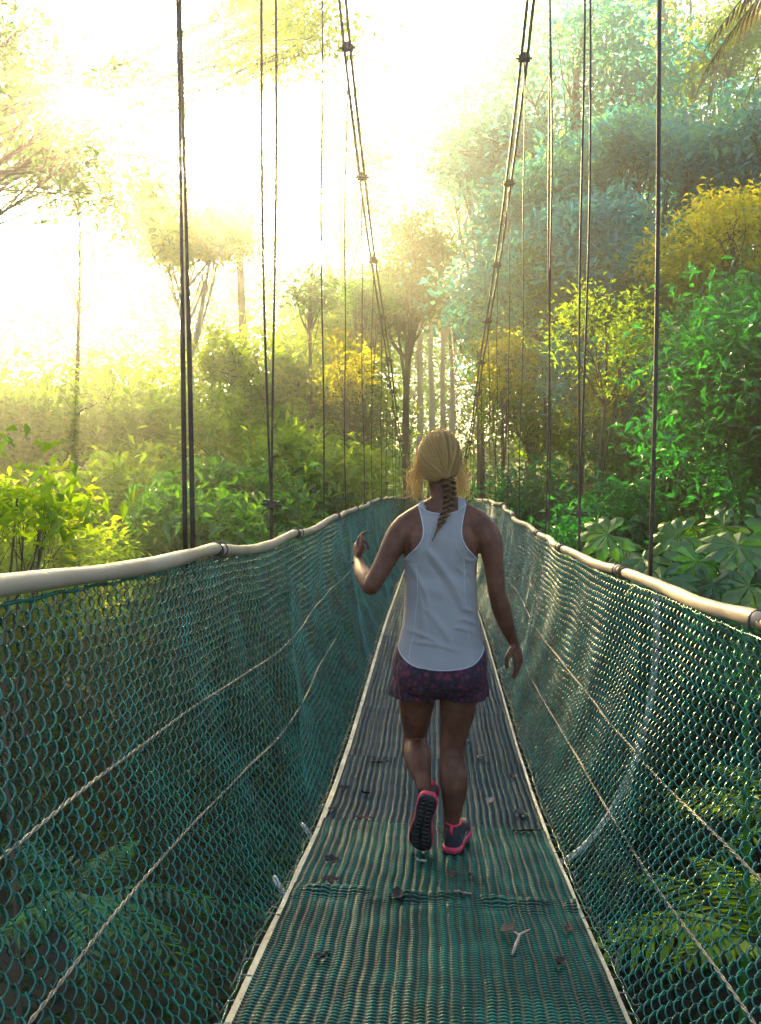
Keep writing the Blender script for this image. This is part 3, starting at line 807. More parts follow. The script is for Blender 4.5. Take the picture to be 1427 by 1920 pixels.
# ---- shoes
M['shoe_black'] = simple('shoe_black', [(.3, (.012, .013, .018)), (.7, (.03, .032, .04))], 20, .7, bump=.4, bscale=300)
M['shoe_pink'] = simple('shoe_pink', [(.3, (.62, .03, .07)), (.7, (.75, .05, .10))], 14, .5)
M['rubber'] = simple('rubber', [(.3, (.008, .008, .008)), (.7, (.02, .02, .02))], 20, .6, bump=.5, bscale=90)
M['shoe_mark'] = simple('shoe_mark', [(.3, (.22, .40, .50)), (.7, (.30, .50, .6))], 14, .5)
def shoe(loc, Mx, side):
    """heel at the origin, toe towards +Y, sole down; side = +1 right foot"""
    def T(V): return (np.asarray(V) @ np.array(Mx.to_3x3()).T) + np.array(loc)
    yk = [0, .012, .035, .07, .11, .15, .19, .225, .25, .262]
    wk = [.016, .027, .034, .034, .031, .037, .043, .040, .026, .010]
    ck = [0, 0, 0, .002, .005, .006, .004, 0, -.004, -.006]
    W, C_ = interp(list(zip(yk, wk))), interp(list(zip(yk, ck)))
    toe = lambda y: .018 * np.clip((y - .19) / .07, 0, 1) ** 2
    def outline(grow, z, n=40):
        y = np.linspace(0, .262, n); w = W(y) + grow; c = C_(y) * side
        yy = .131 + (y - .131) * (1 + grow / .131)
        P = np.concatenate([np.stack([c + w, yy, z + toe(y)], -1), np.stack([c - w, yy, z + toe(y)], -1)[::-1]]); return P
    def stack(layers):
        m_ = len(layers[0]); V = np.concatenate(layers); F = [[i * m_ + j, i * m_ + (j + 1) % m_, (i + 1) * m_ + (j + 1) % m_, (i + 1) * m_ + j] for i in range(len(layers) - 1) for j in range(m_)]
        F.append(list(range(m_))[::-1]); F.append([(len(layers) - 1) * m_ + j for j in range(m_)]); return V, F
    # upper: cross-sections along the foot
    secs = []; k = 20
    hs = interp([(0, .045), (.01, .075), (.04, .092), (.085, .088), (.12, .074), (.16, .056), (.2, .044), (.235, .034), (.258, .018)])
    for y in np.linspace(.001, .256, 26):
        a = np.linspace(0, np.pi, k); h = float(hs(y)); w = float(W(y)) + .001
        secs.append(np.stack([float(C_(y)) * side + w * np.sign(np.cos(a)) * np.abs(np.cos(a)) ** (.55 if y > .1 else .42), np.full(k, y), .020 + toe(y) + h * np.abs(np.sin(a)) ** .75], -1))
    V = np.concatenate(secs); F = [[i * k + j, i * k + j + 1, (i + 1) * k + j + 1, (i + 1) * k + j] for i in range(25) for j in range(k - 1)]
    F.append(list(range(k))[::-1]); F.append([25 * k + j for j in range(k)])
    mb = MB(); mb.add(T(V), F)
    up = mb.build('shoe', M['shoe_black'], woman)
    up['label'] = 'black running shoe flat on the deck' if side > 0 else 'black running shoe with heel lifted, sole showing'
    V, F = stack([outline(.001, .006), outline(.005, .010), outline(.006, .022), outline(.003, .030)])
    mb = MB(); mb.add(T(V), F); mb.build('midsole', M['shoe_pink'], up)
    V, F = stack([outline(-.002, -.001), outline(.001, .002), outline(.0015, .0065)])
    mb = MB(); mb.add(T(V), F)
    for yy in np.arange(.02, .24, .018):
        w = float(W(yy)) * .8; c = float(C_(yy)) * side; z = float(toe(yy))
        for xx in (-w * .55, w * .55):
            mb.add(T(np.array([[c + xx - w * .4, yy - .006, z - .004], [c + xx + w * .4, yy - .006, z - .004], [c + xx + w * .4, yy + .006, z - .004], [c + xx - w * .4, yy + .006, z - .004],
                    [c + xx - w * .4, yy - .006, z + .001], [c + xx + w * .4, yy - .006, z + .001], [c + xx + w * .4, yy + .006, z + .001], [c + xx - w * .4, yy + .006, z + .001]])),
                   [[0, 3, 2, 1], [4, 5, 6, 7], [0, 1, 5, 4], [1, 2, 6, 5], [2, 3, 7, 6], [3, 0, 4, 7]])
    mb.build('outsole', M['rubber'], up)
    # collar and heel tab in pink
    mb = MB(); aa = np.linspace(0, 2 * np.pi, 29)
    mb.tube(T(np.stack([.031 * np.cos(aa), .055 + .045 * np.sin(aa), .108 + .006 * np.sin(aa * 2 + 1) - .010 * np.sin(aa)], -1)), .0055, 7, False)
    mb.tube(T(np.array([[0, .001, .078], [0, .003, .1], [0, .008, .118]])), [.006, .008, .005], 7)
    mb.build('collar', M['shoe_pink'], up)
    # curved tick on the outer side and its mirror
    for sd in (-1, 1):
        u = np.linspace(0, 1, 14); y = .035 + .11 * u; z = .055 - .022 * np.sin(np.pi * np.clip(u * 1.25, 0, 1)) * (1 - .2 * u) + .028 * np.clip(.25 - u, 0, 1) * 3 - .012 * u
        th = .017 * np.sin(np.pi * np.clip(u * .9 + .08, 0, 1)) ** .9 * (.5 + u * .2)
        def sx(yy, zz):
            h = np.maximum(hs(yy), .02); q = np.clip((zz - .02) / h, 0, .99)
            return C_(yy) * side + sd * ((W(yy) + .001) * (1 - q ** 2.6) ** .25 + .0012)
        lo, hi = z - th / 2, z + th / 2
        Vm = np.concatenate([np.stack([sx(y, lo), y, lo], -1), np.stack([sx(y, hi), y, hi], -1)])
        mb = MB(); mb.add(T(Vm), [[q, q + 1, 14 + q + 1, 14 + q] for q in range(13)]); mb.build('emblem', M['shoe_mark'], up)
shoe((-.004, -.035, .004), Matrix.Rotation(R(-11), 4, 'Z'), 1)
# trailing foot: heel up, sole towards the viewer, toe on the deck
fy = Vector((-.035, .060, -.245)).normalized()      # heel -> toe
fz = Vector((.12, .98, .1)); fz = (fz - fy * fz.dot(fy)).normalized()
fx = fy.cross(fz)
Ml = Matrix(((fx[0], fy[0], fz[0]), (fx[1], fy[1], fz[1]), (fx[2], fy[2], fz[2])))
shoe((-.094, -.115, .268), Ml.to_4x4(), -1)
# ------------------------------------------------------------------ ground
def terr(x, y):
    x = np.asarray(x, float); y = np.asarray(y, float)
    z = -4.8 - .5 * np.exp(-(x / 5) ** 2) + 3.2 * np.clip((np.abs(x) - 3) / 14, 0, 1) ** 1.2 + .16 * np.clip(np.abs(x) - 17, 0, 60) + .10 * np.clip(y - 30, 0, 60) + .05 * np.clip(-y, 0, 60)
    z = z + .35 * np.sin(x * .7 + y * .4) + .25 * np.sin(y * .9 - x * .3) + .1 * np.sin(x * 2.3 + y * 1.9)
    return z + CZ
gx = np.concatenate([np.linspace(-90, -16, 30), np.linspace(-15, 15, 91), np.linspace(16, 90, 30)])
gy = np.concatenate([np.linspace(-40, -3, 20), np.linspace(-2, 30, 97), np.linspace(31, 110, 50)])
X, Y = np.meshgrid(gx, gy); V = np.stack([X, Y, terr(X, Y)], -1).reshape(-1, 3)
g = np.arange(X.size).reshape(X.shape)
F = np.stack([g[:-1, :-1], g[:-1, 1:], g[1:, 1:], g[1:, :-1]], -1).reshape(-1, 4)
tag(link('ground', mesh_from('ground', V, F), M['earth']), 'dark forest floor of the ravine under the bridge', 'ground', kind='structure')

# ------------------------------------------------------------------ leaves
def leaf_arrays(C, size, droop=.35, flat=.55, aspect=.42, rg=rng, fold=.18, dirs=None):
    n = len(C); size = np.broadcast_to(size, (n,))
    if dirs is None:
        d = rg.normal(0, 1, (n, 3)); d[:, 2] = d[:, 2] * .5 - droop
    else: d = dirs.copy()
    d /= np.linalg.norm(d, axis=1, keepdims=True)
    up = rg.normal(0, flat, (n, 3)); up[:, 2] += 1
    w = np.cross(d, up); w /= np.linalg.norm(w, axis=1, keepdims=True) + 1e-9
    nn = np.cross(w, d)
    s = size[:, None]
    base = C - d * s * .5; tip = C + d * s * .5 - np.array([0, 0, .1]) * s
    mid = C - d * s * .06
    L = mid + w * s * aspect * .5 + nn * s * fold * .5; Rr = mid - w * s * aspect * .5 + nn * s * fold * .5
    V = np.stack([base, L, tip, Rr], 1).reshape(-1, 3)
    i = np.arange(n)[:, None] * 4
    F = np.concatenate([i + np.array([[0, 1, 2]]), i + np.array([[0, 2, 3]])], 0)
    return V, F

def crown_pts(n_cl, per, rad, cl_r, rg, shell=.55, lumps=7):
    """clusters gathered in lumps through an uneven ellipsoid"""
    rad = np.array(rad, float)
    lc = rg.normal(0, 1, (lumps, 3)); lc /= np.linalg.norm(lc, axis=1, keepdims=True)
    lc *= (.35 + .5 * rg.random((lumps, 1))); lr = .32 + .22 * rg.random(lumps)
    k = rg.integers(0, lumps, n_cl)
    d = rg.normal(0, 1, (n_cl, 3)); d /= np.linalg.norm(d, axis=1, keepdims=True)
    r = lr[k][:, None] * (shell + (1 - shell) * rg.random((n_cl, 1)))
    cc = (lc[k] + d * r) * rad
    q = rg.normal(0, 1, (n_cl, per, 3)) * cl_r * (.6 + .8 * rg.random((n_cl, 1, 1))) * np.array([1, 1, .55])
    P = (cc[:, None] + q).reshape(-1, 3)
    return P, lc * rad, cc

def tree(name, label, cat, x, y, cz, rad, leafm, leaf, n_cl, per, cl_r=.35, trunk=.12, trunk_m='bark', group=None, seed=0, lumps=7, lean=(0, 0), droop=.35,
         branches=True, aspect=.42, shell=.55, lexp=1.4):
    rg = np.random.default_rng(seed + 100)
    gz = float(terr(x, y)); o = empty(name, (x, y, gz))
    tag(o, label, cat, group)
    c = np.array([lean[0], lean[1], cz + CZ - gz])
    P, lc, cc = crown_pts(n_cl, per, rad, cl_r, rg, shell=shell, lumps=lumps)
    V, F = leaf_arrays(P + c, leaf * rg.uniform(.55, 1.3, len(P)), droop=droop, rg=rg, aspect=aspect)
    link('crown', mesh_from('crown', V, F, smooth=False), M[leafm], o)
    mb = MB(); n = 12; u = np.linspace(0, 1, n)
    top = c + np.array([0, 0, rad[2] * .35])
    T = top * u[:, None] ** np.array([lexp, lexp, 1]) + np.stack([.12 * np.sin(u * 7 + seed) * u, .1 * np.cos(u * 6 + seed) * u, 0 * u], -1) * min(rad[0], 1.5)
    T[0, 2] = -.3
    trunk *= .75; mb.tube(T, trunk * (1.25 - u * .95), 8)
    if branches:
        for l in range(len(lc)):
            e = c + lc[l]; s = T[int(rg.integers(6, 10))]
            v = np.linspace(0, 1, 9)[:, None]; mid = (s + e) / 2 + rg.normal(0, .12, 3) * rad + [0, 0, -.12 * rad[2]]
            B = (1 - v) ** 2 * s + 2 * v * (1 - v) * mid + v ** 2 * e
            mb.tube(B, trunk * np.linspace(.5, .12, 9), 6)
            for q in np.where(((cc - lc[l]) ** 2).sum(1) < (max(rad) * .5) ** 2)[0][:9]:
                e2 = c + cc[q]; s2 = B[int(rg.integers(4, 8))]
                B2 = np.array([s2, (s2 + e2) / 2 + rg.normal(0, .05, 3) * rad, e2]); mb.tube(B2, trunk * np.array([.2, .12, .05]), 4)
    mb.build('trunk', M[trunk_m], o)
    return o

T_ = tree
# near right mass
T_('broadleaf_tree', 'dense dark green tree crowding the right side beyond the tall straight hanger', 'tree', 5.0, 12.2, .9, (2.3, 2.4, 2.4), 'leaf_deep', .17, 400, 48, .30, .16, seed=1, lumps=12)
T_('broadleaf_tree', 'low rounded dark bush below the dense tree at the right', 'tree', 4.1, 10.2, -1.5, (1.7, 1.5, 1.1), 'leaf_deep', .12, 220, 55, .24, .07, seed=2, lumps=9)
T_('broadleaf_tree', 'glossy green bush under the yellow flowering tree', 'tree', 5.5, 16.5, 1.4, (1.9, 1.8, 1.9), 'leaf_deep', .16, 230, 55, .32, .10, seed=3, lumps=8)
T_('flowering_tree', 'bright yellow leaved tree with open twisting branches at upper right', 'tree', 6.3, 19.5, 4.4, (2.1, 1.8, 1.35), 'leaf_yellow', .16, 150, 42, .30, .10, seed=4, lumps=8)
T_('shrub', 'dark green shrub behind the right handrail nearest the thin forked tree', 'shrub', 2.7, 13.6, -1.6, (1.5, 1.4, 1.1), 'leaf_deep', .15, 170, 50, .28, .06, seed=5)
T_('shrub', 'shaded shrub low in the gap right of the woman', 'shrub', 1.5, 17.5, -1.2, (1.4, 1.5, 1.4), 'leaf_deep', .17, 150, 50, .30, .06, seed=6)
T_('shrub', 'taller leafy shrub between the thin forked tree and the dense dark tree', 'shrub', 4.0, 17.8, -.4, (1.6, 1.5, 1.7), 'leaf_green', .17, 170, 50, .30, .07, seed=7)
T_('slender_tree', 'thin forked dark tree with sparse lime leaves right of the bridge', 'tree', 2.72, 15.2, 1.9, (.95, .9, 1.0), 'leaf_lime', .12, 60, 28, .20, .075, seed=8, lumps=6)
# mid right, hazy
T_('forest_tree', 'full blue green tree behind the two thin hangers at right', 'tree', 3.9, 25, 4.6, (3.0, 2.6, 2.6), 'leaf_haze_blue', .26, 300, 55, .48, .20, seed=10, lumps=11)
T_('forest_tree', 'blue green tree standing behind the right main cable', 'tree', 2.9, 29, 5.4, (2.2, 2.4, 3.0), 'leaf_haze_blue', .27, 230, 50, .48, .20, seed=11, lumps=9)
T_('forest_tree', 'tall loose crowned tree reaching the top of the view at right', 'tree', 5.0, 33, 12.6, (4.2, 3.5, 4.4), 'leaf_haze_blue', .32, 230, 36, .62, .30, seed=12, lumps=13, shell=.3)
T_('forest_tree', 'dark shaded tree in the middle of the high right canopy', 'tree', 6.6, 27, 8.6, (2.6, 2.4, 1.9), 'leaf_haze_blue', .28, 150, 40, .45, .22, seed=13, lumps=9)
T_('forest_tree', 'broad tree filling the right edge above the yellow tree', 'tree', 10.2, 25, 8.4, (3.0, 2.6, 2.2), 'leaf_haze_blue', .28, 170, 40, .45, .22, seed=14, lumps=9)
T_('forest_tree', 'small airy tree high up just left of the right main cable top', 'tree', 1.9, 37, 13.4, (2.4, 2.2, 3.2), 'leaf_haze_blue', .28, 130, 38, .55, .22, seed=15, lumps=8, shell=.3)
T_('forest_tree', 'tall pale trunked tree with feathery top at the upper right', 'tree', 9.2, 34, 15.5, (2.6, 2.2, 3.0), 'leaf_lime', .26, 130, 40, .5, .22, 'bark_pale', seed=16, lumps=9, shell=.3)
T_('forest_tree', 'lower green tree behind the joined hangers right of centre', 'tree', 4.9, 22, 1.6, (2.2, 2, 2.0), 'leaf_haze_blue', .2, 200, 50, .36, .15, seed=17, lumps=9)
T_('forest_tree', 'yellow tinged tree just above the woman, right of her head', 'tree', 2.7, 24.5, 1.6, (1.5, 1.6, 2.2), 'leaf_lime', .19, 130, 45, .34, .13, seed=18, lumps=8)
# centre
T_('forest_tree', 'tree with a long crooked branch over the middle of the bridge', 'tree', -.9, 31, 6.2, (2.0, 2.0, 1.9), 'leaf_green', .25, 150, 45, .42, .22, seed=20, lumps=7)
T_('forest_tree', 'sunlit lime green tree between the left main cable and its hangers', 'tree', -2.9, 33, 3.6, (2.3, 2.2, 3.4), 'leaf_lime', .27, 210, 48, .48, .2, seed=21, lumps=10)
T_('forest_tree', 'bright hazy tree left of centre beyond the paired hangers', 'tree', -5.4, 28, 2.6, (2.6, 2.2, 2.0), 'leaf_lime', .32, 160, 38, .42, .18, seed=22, lumps=9)
for k, (x, y, h, seed_, lb) in enumerate([(-.87, 51, 8.5, 30, 'leftmost of the pale slender trunks above the head of the woman'), (-.18, 50.5, 9.5, 31, 'second from left of the pale slender trunks above the head of the woman'),
                                (.48, 51, 9, 32, 'third from left of the pale slender trunks above the head of the woman'), (.98, 50.5, 8.5, 33, 'rightmost of the pale slender trunks above the head of the woman')]):
    T_('pole_tree', lb, 'tree', x, y, h, (.9, .9, 1.2), 'leaf_lime', .24, 30, 30, .32, .27, 'bark_pale', group='pale slender trunks', seed=seed_, lumps=4)
for k, (x, y, h, seed_, lb) in enumerate([(-2.0, 26, 4.6, 36, 'slim dark trunk beside the lower left main cable'), (-3.3, 24.5, 5.0, 37, 'slim dark trunk behind the third left hanger'),
                                (1.45, 27, 4.2, 38, 'slim dark trunk behind the foot of the right main cable'), (2.9, 23, 4.4, 39, 'slim dark trunk behind the joined right hangers')]):
    T_('slim_tree', lb, 'tree', x, y, h, (.8, .8, 1.1), 'leaf_green', .18, 30, 30, .3, .10, group='slim trunks among the shrubs', seed=seed_, lumps=4)
# left
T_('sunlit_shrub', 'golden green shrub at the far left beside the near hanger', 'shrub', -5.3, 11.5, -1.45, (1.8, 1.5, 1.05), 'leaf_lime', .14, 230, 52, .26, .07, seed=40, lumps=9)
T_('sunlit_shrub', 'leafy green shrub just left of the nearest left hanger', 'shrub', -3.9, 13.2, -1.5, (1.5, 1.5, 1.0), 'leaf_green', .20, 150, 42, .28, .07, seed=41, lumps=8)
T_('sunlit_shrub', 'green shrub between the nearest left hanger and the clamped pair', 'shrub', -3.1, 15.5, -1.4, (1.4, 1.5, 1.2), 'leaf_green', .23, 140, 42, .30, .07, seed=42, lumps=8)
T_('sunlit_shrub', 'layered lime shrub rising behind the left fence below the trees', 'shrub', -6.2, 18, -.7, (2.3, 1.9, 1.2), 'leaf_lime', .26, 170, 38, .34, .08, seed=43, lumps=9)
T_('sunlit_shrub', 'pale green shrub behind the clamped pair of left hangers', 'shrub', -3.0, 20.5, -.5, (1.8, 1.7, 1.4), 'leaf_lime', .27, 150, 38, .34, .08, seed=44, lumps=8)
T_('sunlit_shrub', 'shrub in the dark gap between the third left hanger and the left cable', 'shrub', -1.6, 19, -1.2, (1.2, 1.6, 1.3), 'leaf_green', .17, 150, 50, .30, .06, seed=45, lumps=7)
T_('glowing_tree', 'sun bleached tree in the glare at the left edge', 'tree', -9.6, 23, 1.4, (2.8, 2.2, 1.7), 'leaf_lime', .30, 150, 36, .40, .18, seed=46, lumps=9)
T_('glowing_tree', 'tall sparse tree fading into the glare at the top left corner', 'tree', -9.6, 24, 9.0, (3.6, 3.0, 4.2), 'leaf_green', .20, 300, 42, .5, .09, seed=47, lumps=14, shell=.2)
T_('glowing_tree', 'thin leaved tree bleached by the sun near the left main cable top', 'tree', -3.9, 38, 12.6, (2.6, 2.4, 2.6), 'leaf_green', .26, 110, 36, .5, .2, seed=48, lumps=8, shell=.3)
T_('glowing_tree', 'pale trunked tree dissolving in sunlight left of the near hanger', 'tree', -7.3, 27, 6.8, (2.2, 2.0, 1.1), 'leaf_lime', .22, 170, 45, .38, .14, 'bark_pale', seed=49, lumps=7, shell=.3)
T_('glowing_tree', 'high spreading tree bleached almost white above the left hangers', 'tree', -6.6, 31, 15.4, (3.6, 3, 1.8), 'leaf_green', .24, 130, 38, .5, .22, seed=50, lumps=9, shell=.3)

T_('glowing_tree', 'backlit loose crown through which the low sun breaks', 'tree', -9.3, 34, 9.4, (2.6, 2.2, 1.4), 'leaf_lime', .26, 80, 32, .5, .10, seed=51, lumps=8, shell=.3)  # crown added across the sun line to shade the middle of the deck
T_('forest_tree', 'leafy tree filling the gap above the yellow tree and the dense dark tree', 'tree', 9.0, 21, 4.6, (2.6, 2.4, 2.6), 'leaf_haze_blue', .22, 240, 50, .4, .16, seed=52, lumps=10)
T_('forest_tree', 'mid height tree between the right main cable and the two thin hangers', 'tree', 2.9, 27.5, 8.2, (2.3, 2.3, 2.6), 'leaf_haze_blue', .28, 150, 42, .46, .18, seed=53, lumps=9)
T_('forest_tree', 'slope tree with bushy foot behind the clamped right hangers', 'tree', 6.2, 23, 2.6, (2.4, 2.2, 3.0), 'leaf_green', .22, 260, 50, .4, .15, seed=54, lumps=11)
T_('forest_tree', 'hazy lime tree low behind the third left hanger', 'tree', -4.6, 24, -.1, (2.2, 2.0, 2.0), 'leaf_lime', .28, 160, 38, .38, .12, seed=55, lumps=9)
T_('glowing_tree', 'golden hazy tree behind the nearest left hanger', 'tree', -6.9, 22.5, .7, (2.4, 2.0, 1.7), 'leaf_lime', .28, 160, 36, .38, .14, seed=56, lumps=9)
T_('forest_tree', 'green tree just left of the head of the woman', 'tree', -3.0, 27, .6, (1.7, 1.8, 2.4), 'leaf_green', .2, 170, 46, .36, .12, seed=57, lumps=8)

T_('small_tree', 'small tree with sunlight put into its yellow leaves behind the right main cable', 'tree', 1.55, 21.5, 2.3, (.9, .9, 1.1), 'leaf_yellow', .15, 60, 26, .25, .06, seed=60, lumps=6)  # tree added for a sunlit leaf patch, the sunlight is in the yellow
T_('small_tree', 'small tree with sunlight put into its yellow leaves behind the clamped right hangers', 'tree', 3.5, 20, 1.5, (.7, .8, .7), 'leaf_yellow', .15, 40, 24, .22, .06, seed=61, lumps=5)  # another sunlit patch of leaves, painted as yellow foliage
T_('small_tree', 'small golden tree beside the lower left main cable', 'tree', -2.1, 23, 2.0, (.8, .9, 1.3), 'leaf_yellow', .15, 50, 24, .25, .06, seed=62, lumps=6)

T_('sapling', 'young sapling with long bright leaves at the left edge close to the rail', 'tree', -3.15, 6.5, -.32, (.62, .5, .32), 'leaf_lime', .19, 26, 12, .16, .03, seed=63, lumps=5, aspect=.30)
T_('overhanging_tree', 'leafy boughs leaning in across the glare at the top left corner', 'tree', -9.6, 14, 6.1, (2.5, 2.0, 1.9), 'leaf_green', .17, 170, 26, .34, .12, seed=64, lumps=12, lean=(3.0, 0), shell=.2, lexp=5)
T_('overhanging_tree', 'thin spray of leaves hanging in the glare right of the nearest left hanger', 'tree', -12.8, 19, 8.9, (2.4, 2.0, 1.3), 'leaf_lime', .18, 120, 24, .38, .10, seed=65, lumps=10, lean=(9.0, 0), shell=.2, lexp=6)
# ------------------------------------------------------------------ far wood and ground cover
rg = np.random.default_rng(77)
n = 9000
cx = rg.uniform(-36, 32, n); cy = 46 + rg.uniform(0, 14, n) - .012 * cx ** 2 + 9 * np.exp(-(cx / 2.5) ** 2)
topz = 21 + 1.5 * np.clip((cx + 4) / 10, 0, 1) - 6 * np.exp(-((cx + 3) / 3.5) ** 2) + 2.2 * np.sin(cx * .45) + 1.3 * np.sin(cx * 1.1 + 2)
cz = -6 + (topz + 6) * rg.random(n) ** 1.15 + CZ
kp = ((cx + cy * .38) ** 2 + ((cz - CZ) - cy * .385) ** 2 > 4.2 ** 2) & ((cx > -2) | (cz - CZ < 10.5) | (rg.random(n) < .28)); cx, cy, cz = cx[kp], cy[kp], cz[kp]; n = len(cx)
q = rg.normal(0, 1, (n, 30, 3)) * np.array([.8, .8, .5])
P = (np.stack([cx, cy, cz], -1)[:, None] + q).reshape(-1, 3)
V, F = leaf_arrays(P, .42 * rg.uniform(.6, 1.3, len(P)), rg=rg)
tag(link('far_forest', mesh_from('far_forest', V, F, smooth=False), M['leaf_green']), 'hazy wall of forest closing the view behind the bridge', 'forest', kind='stuff')

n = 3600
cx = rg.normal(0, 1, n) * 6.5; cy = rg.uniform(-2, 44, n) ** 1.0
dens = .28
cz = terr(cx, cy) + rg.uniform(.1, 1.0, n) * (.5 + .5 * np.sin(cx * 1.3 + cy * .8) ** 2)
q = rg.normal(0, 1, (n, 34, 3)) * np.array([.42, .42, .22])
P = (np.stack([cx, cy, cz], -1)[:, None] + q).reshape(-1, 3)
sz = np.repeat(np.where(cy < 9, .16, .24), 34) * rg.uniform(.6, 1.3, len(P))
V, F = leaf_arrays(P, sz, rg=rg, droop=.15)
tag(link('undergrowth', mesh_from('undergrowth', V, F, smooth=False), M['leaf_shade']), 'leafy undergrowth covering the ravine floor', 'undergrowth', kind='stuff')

# ------------------------------------------------------------------ plants close to the bridge
def lobed_leaf(c, d, nrm, r, lobes, rg):
    """parasol leaf: pointed lobes round a centre"""
    d = d / np.linalg.norm(d); nrm = nrm - d * nrm.dot(d); nrm /= np.linalg.norm(nrm); w = np.cross(nrm, d)
    V = [c]; F = []
    for k in range(lobes):
        a = (k - (lobes - 1) / 2) * (2 * np.pi * .86 / lobes)
        L = r * (1 - .16 * abs(a) / np.pi) * rg.uniform(.9, 1.05); da = np.pi * .86 / lobes
        ring = []
        for (q, f, dr) in ((-.80, .34, .0), (-.98, .64, .06), (-.66, .86, .16), (0, 1.0, .28), (.66, .86, .16), (.98, .64, .06), (.80, .34, .0)):
            aa = a + q * da * (1.0 if f < .8 else .8); fold = -abs(q) * .05 * r
            ring.append(c + (d * math.cos(aa) + w * math.sin(aa)) * L * f - nrm * (dr * L) * 1.1 + nrm * fold)
        mid = c + (d * math.cos(a) + w * math.sin(a)) * L * .6 + nrm * .03 * r
        b = len(V); V += ring + [mid]
        F += [[0, b, b + 7], [b, b + 1, b + 7], [b + 1, b + 2, b + 7], [b + 2, b + 3, b + 7], [b + 3, b + 4, b + 7], [b + 4, b + 5, b + 7], [b + 5, b + 6, b + 7], [b + 6, 0, b + 7]]
    return V, F
def lobed_plant(label, x, y, tops, seed, rr=.27):
    rg = np.random.default_rng(seed); gz = float(terr(x, y)); o = empty('lobed_leaf_plant', (x, y, gz)); tag(o, label, 'plant')
    mb = MB(); st = MB(); hub = np.array([0, 0, np.mean([t[2] for t in tops]) + CZ - gz - .25])
    u = np.linspace(0, 1, 10)[:, None]
    st.tube(hub * u + np.array([.08, .03, 0]) * np.sin(u * 3) , np.linspace(.035, .018, 10), 7)
    for (tx, ty, tz, r) in tops:
        c = np.array([tx - x, ty - y, tz + CZ - gz]); s = hub + [0, 0, rg.uniform(-.15, .1)]
        mid = (c + s) / 2 + [0, 0, .08]
        v = np.linspace(0, 1, 8)[:, None]; st.tube((1 - v) ** 2 * s + 2 * v * (1 - v) * mid + v ** 2 * c, np.linspace(.011, .005, 8), 5)
        d = (c - s) * [1, 1, .1] + rg.normal(0, .12, 3) + [0, 0, -.32]
        nr = np.array([rg.normal(0, .5), -.9 + rg.normal(0, .5), .8])
        V, F = lobed_leaf(c, d, nr, r * rg.uniform(.65, 1.0), int(rg.integers(7, 11)), rg); mb.add(V, F)
    mb.build('leaves', M['leaf_lobed'], o, smooth=False); st.build('stem', M['leaf_green'], o)
def px(p, q, y): return ((p - 815) / 1700 * y, y, (870 - q) / 1700 * y)
tops = [(*px(a, b, yy), r) for a, b, yy, r in [(1135, 1000, 6.0, .27), (1200, 1045, 5.7, .28), (1262, 1000, 6.2, .28), (1300, 1050, 5.6, .26), (1235, 1085, 5.4, .25), (1170, 1030, 6.3, .24), (1290, 985, 6.6, .25), (1330, 1090, 5.5, .24)]]
lobed_plant('bright green plant with large lobed leaves overhanging the right handrail', 2.0, 6.0, tops, 3)
tops = [(*px(a, b, yy), r) for a, b, yy, r in [(1372, 1020, 5.8, .29), (1425, 1050, 5.9, .28), (1395, 1095, 5.5, .26), (1450, 1000, 6.1, .28), (1480, 1080, 5.6, .26), (1345, 985, 6.4, .24)]]
lobed_plant('large lobed leaf plant at the right edge of the photo', 2.7, 6.3, tops, 4)

def fern(label, x, y, z, n, L, leafm, seed, wide=.16, name='fern', cat='fern'):
    rg = np.random.default_rng(seed); gz = float(terr(x, y)) if z is None else z + CZ
    o = empty(name, (x, y, gz)); tag(o, label, cat)
    C = []; D = []; S = []; st = MB()
    for k in range(n):
        a = rg.uniform(0, 2 * np.pi); l = L * rg.uniform(.7, 1.15); el = rg.uniform(.5, 1.1)
        u = np.linspace(0, 1, 22)
        r_ = l * (u * math.cos(el) + .35 * u ** 2); zz = l * (u * math.sin(el) - .75 * u ** 2)
        Q = np.stack([r_ * math.cos(a), r_ * math.sin(a), zz + .05], -1); st.tube(Q, np.linspace(.008, .002, 22), 4)
        tg = np.gradient(Q, axis=0); tg /= np.linalg.norm(tg, axis=1)[:, None]; sd = np.cross(tg, [0, 0, 1.]); sd /= np.linalg.norm(sd, axis=1)[:, None]
        for i in range(3, 22):
            ll = l * wide * math.sin(np.pi * min(1, .25 + .78 * u[i])) + .02
            for q in (-1, 1):
                dd = sd[i] * q + tg[i] * .55 + [0, 0, -.25]; dd /= np.linalg.norm(dd)
                C.append(Q[i] + dd * ll * .5); D.append(dd); S.append(ll)
    V, F = leaf_arrays(np.array(C), np.array(S), rg=rg, dirs=np.array(D), aspect=.2, flat=.15, fold=.05)
    link('fronds', mesh_from('fronds', V, F, smooth=False), M[leafm], o); st.build('stem', M['leaf_green'], o)
    return o
fern('arching lime fern lit by the sun below the right mesh', 2.1, 5.7, -3.2, 20, 1.5, 'leaf_lime', 1)
fern('darker green fern nearer the viewer below the right mesh', 1.35, 3.2, -3.3, 12, .95, 'leaf_green', 2)
fern('yellow green fern deep behind the right mesh', 3.1, 7.6, -3.2, 20, 1.6, 'leaf_lime', 3)
fern('small bright fern low behind the left mesh at the corner', -2.5, 3.9, -3.5, 11, .9, 'leaf_green', 4)
fern('large fern in the shade behind the left mesh', -2.6, 6.6, -3.4, 15, 1.25, 'leaf_deep', 5)
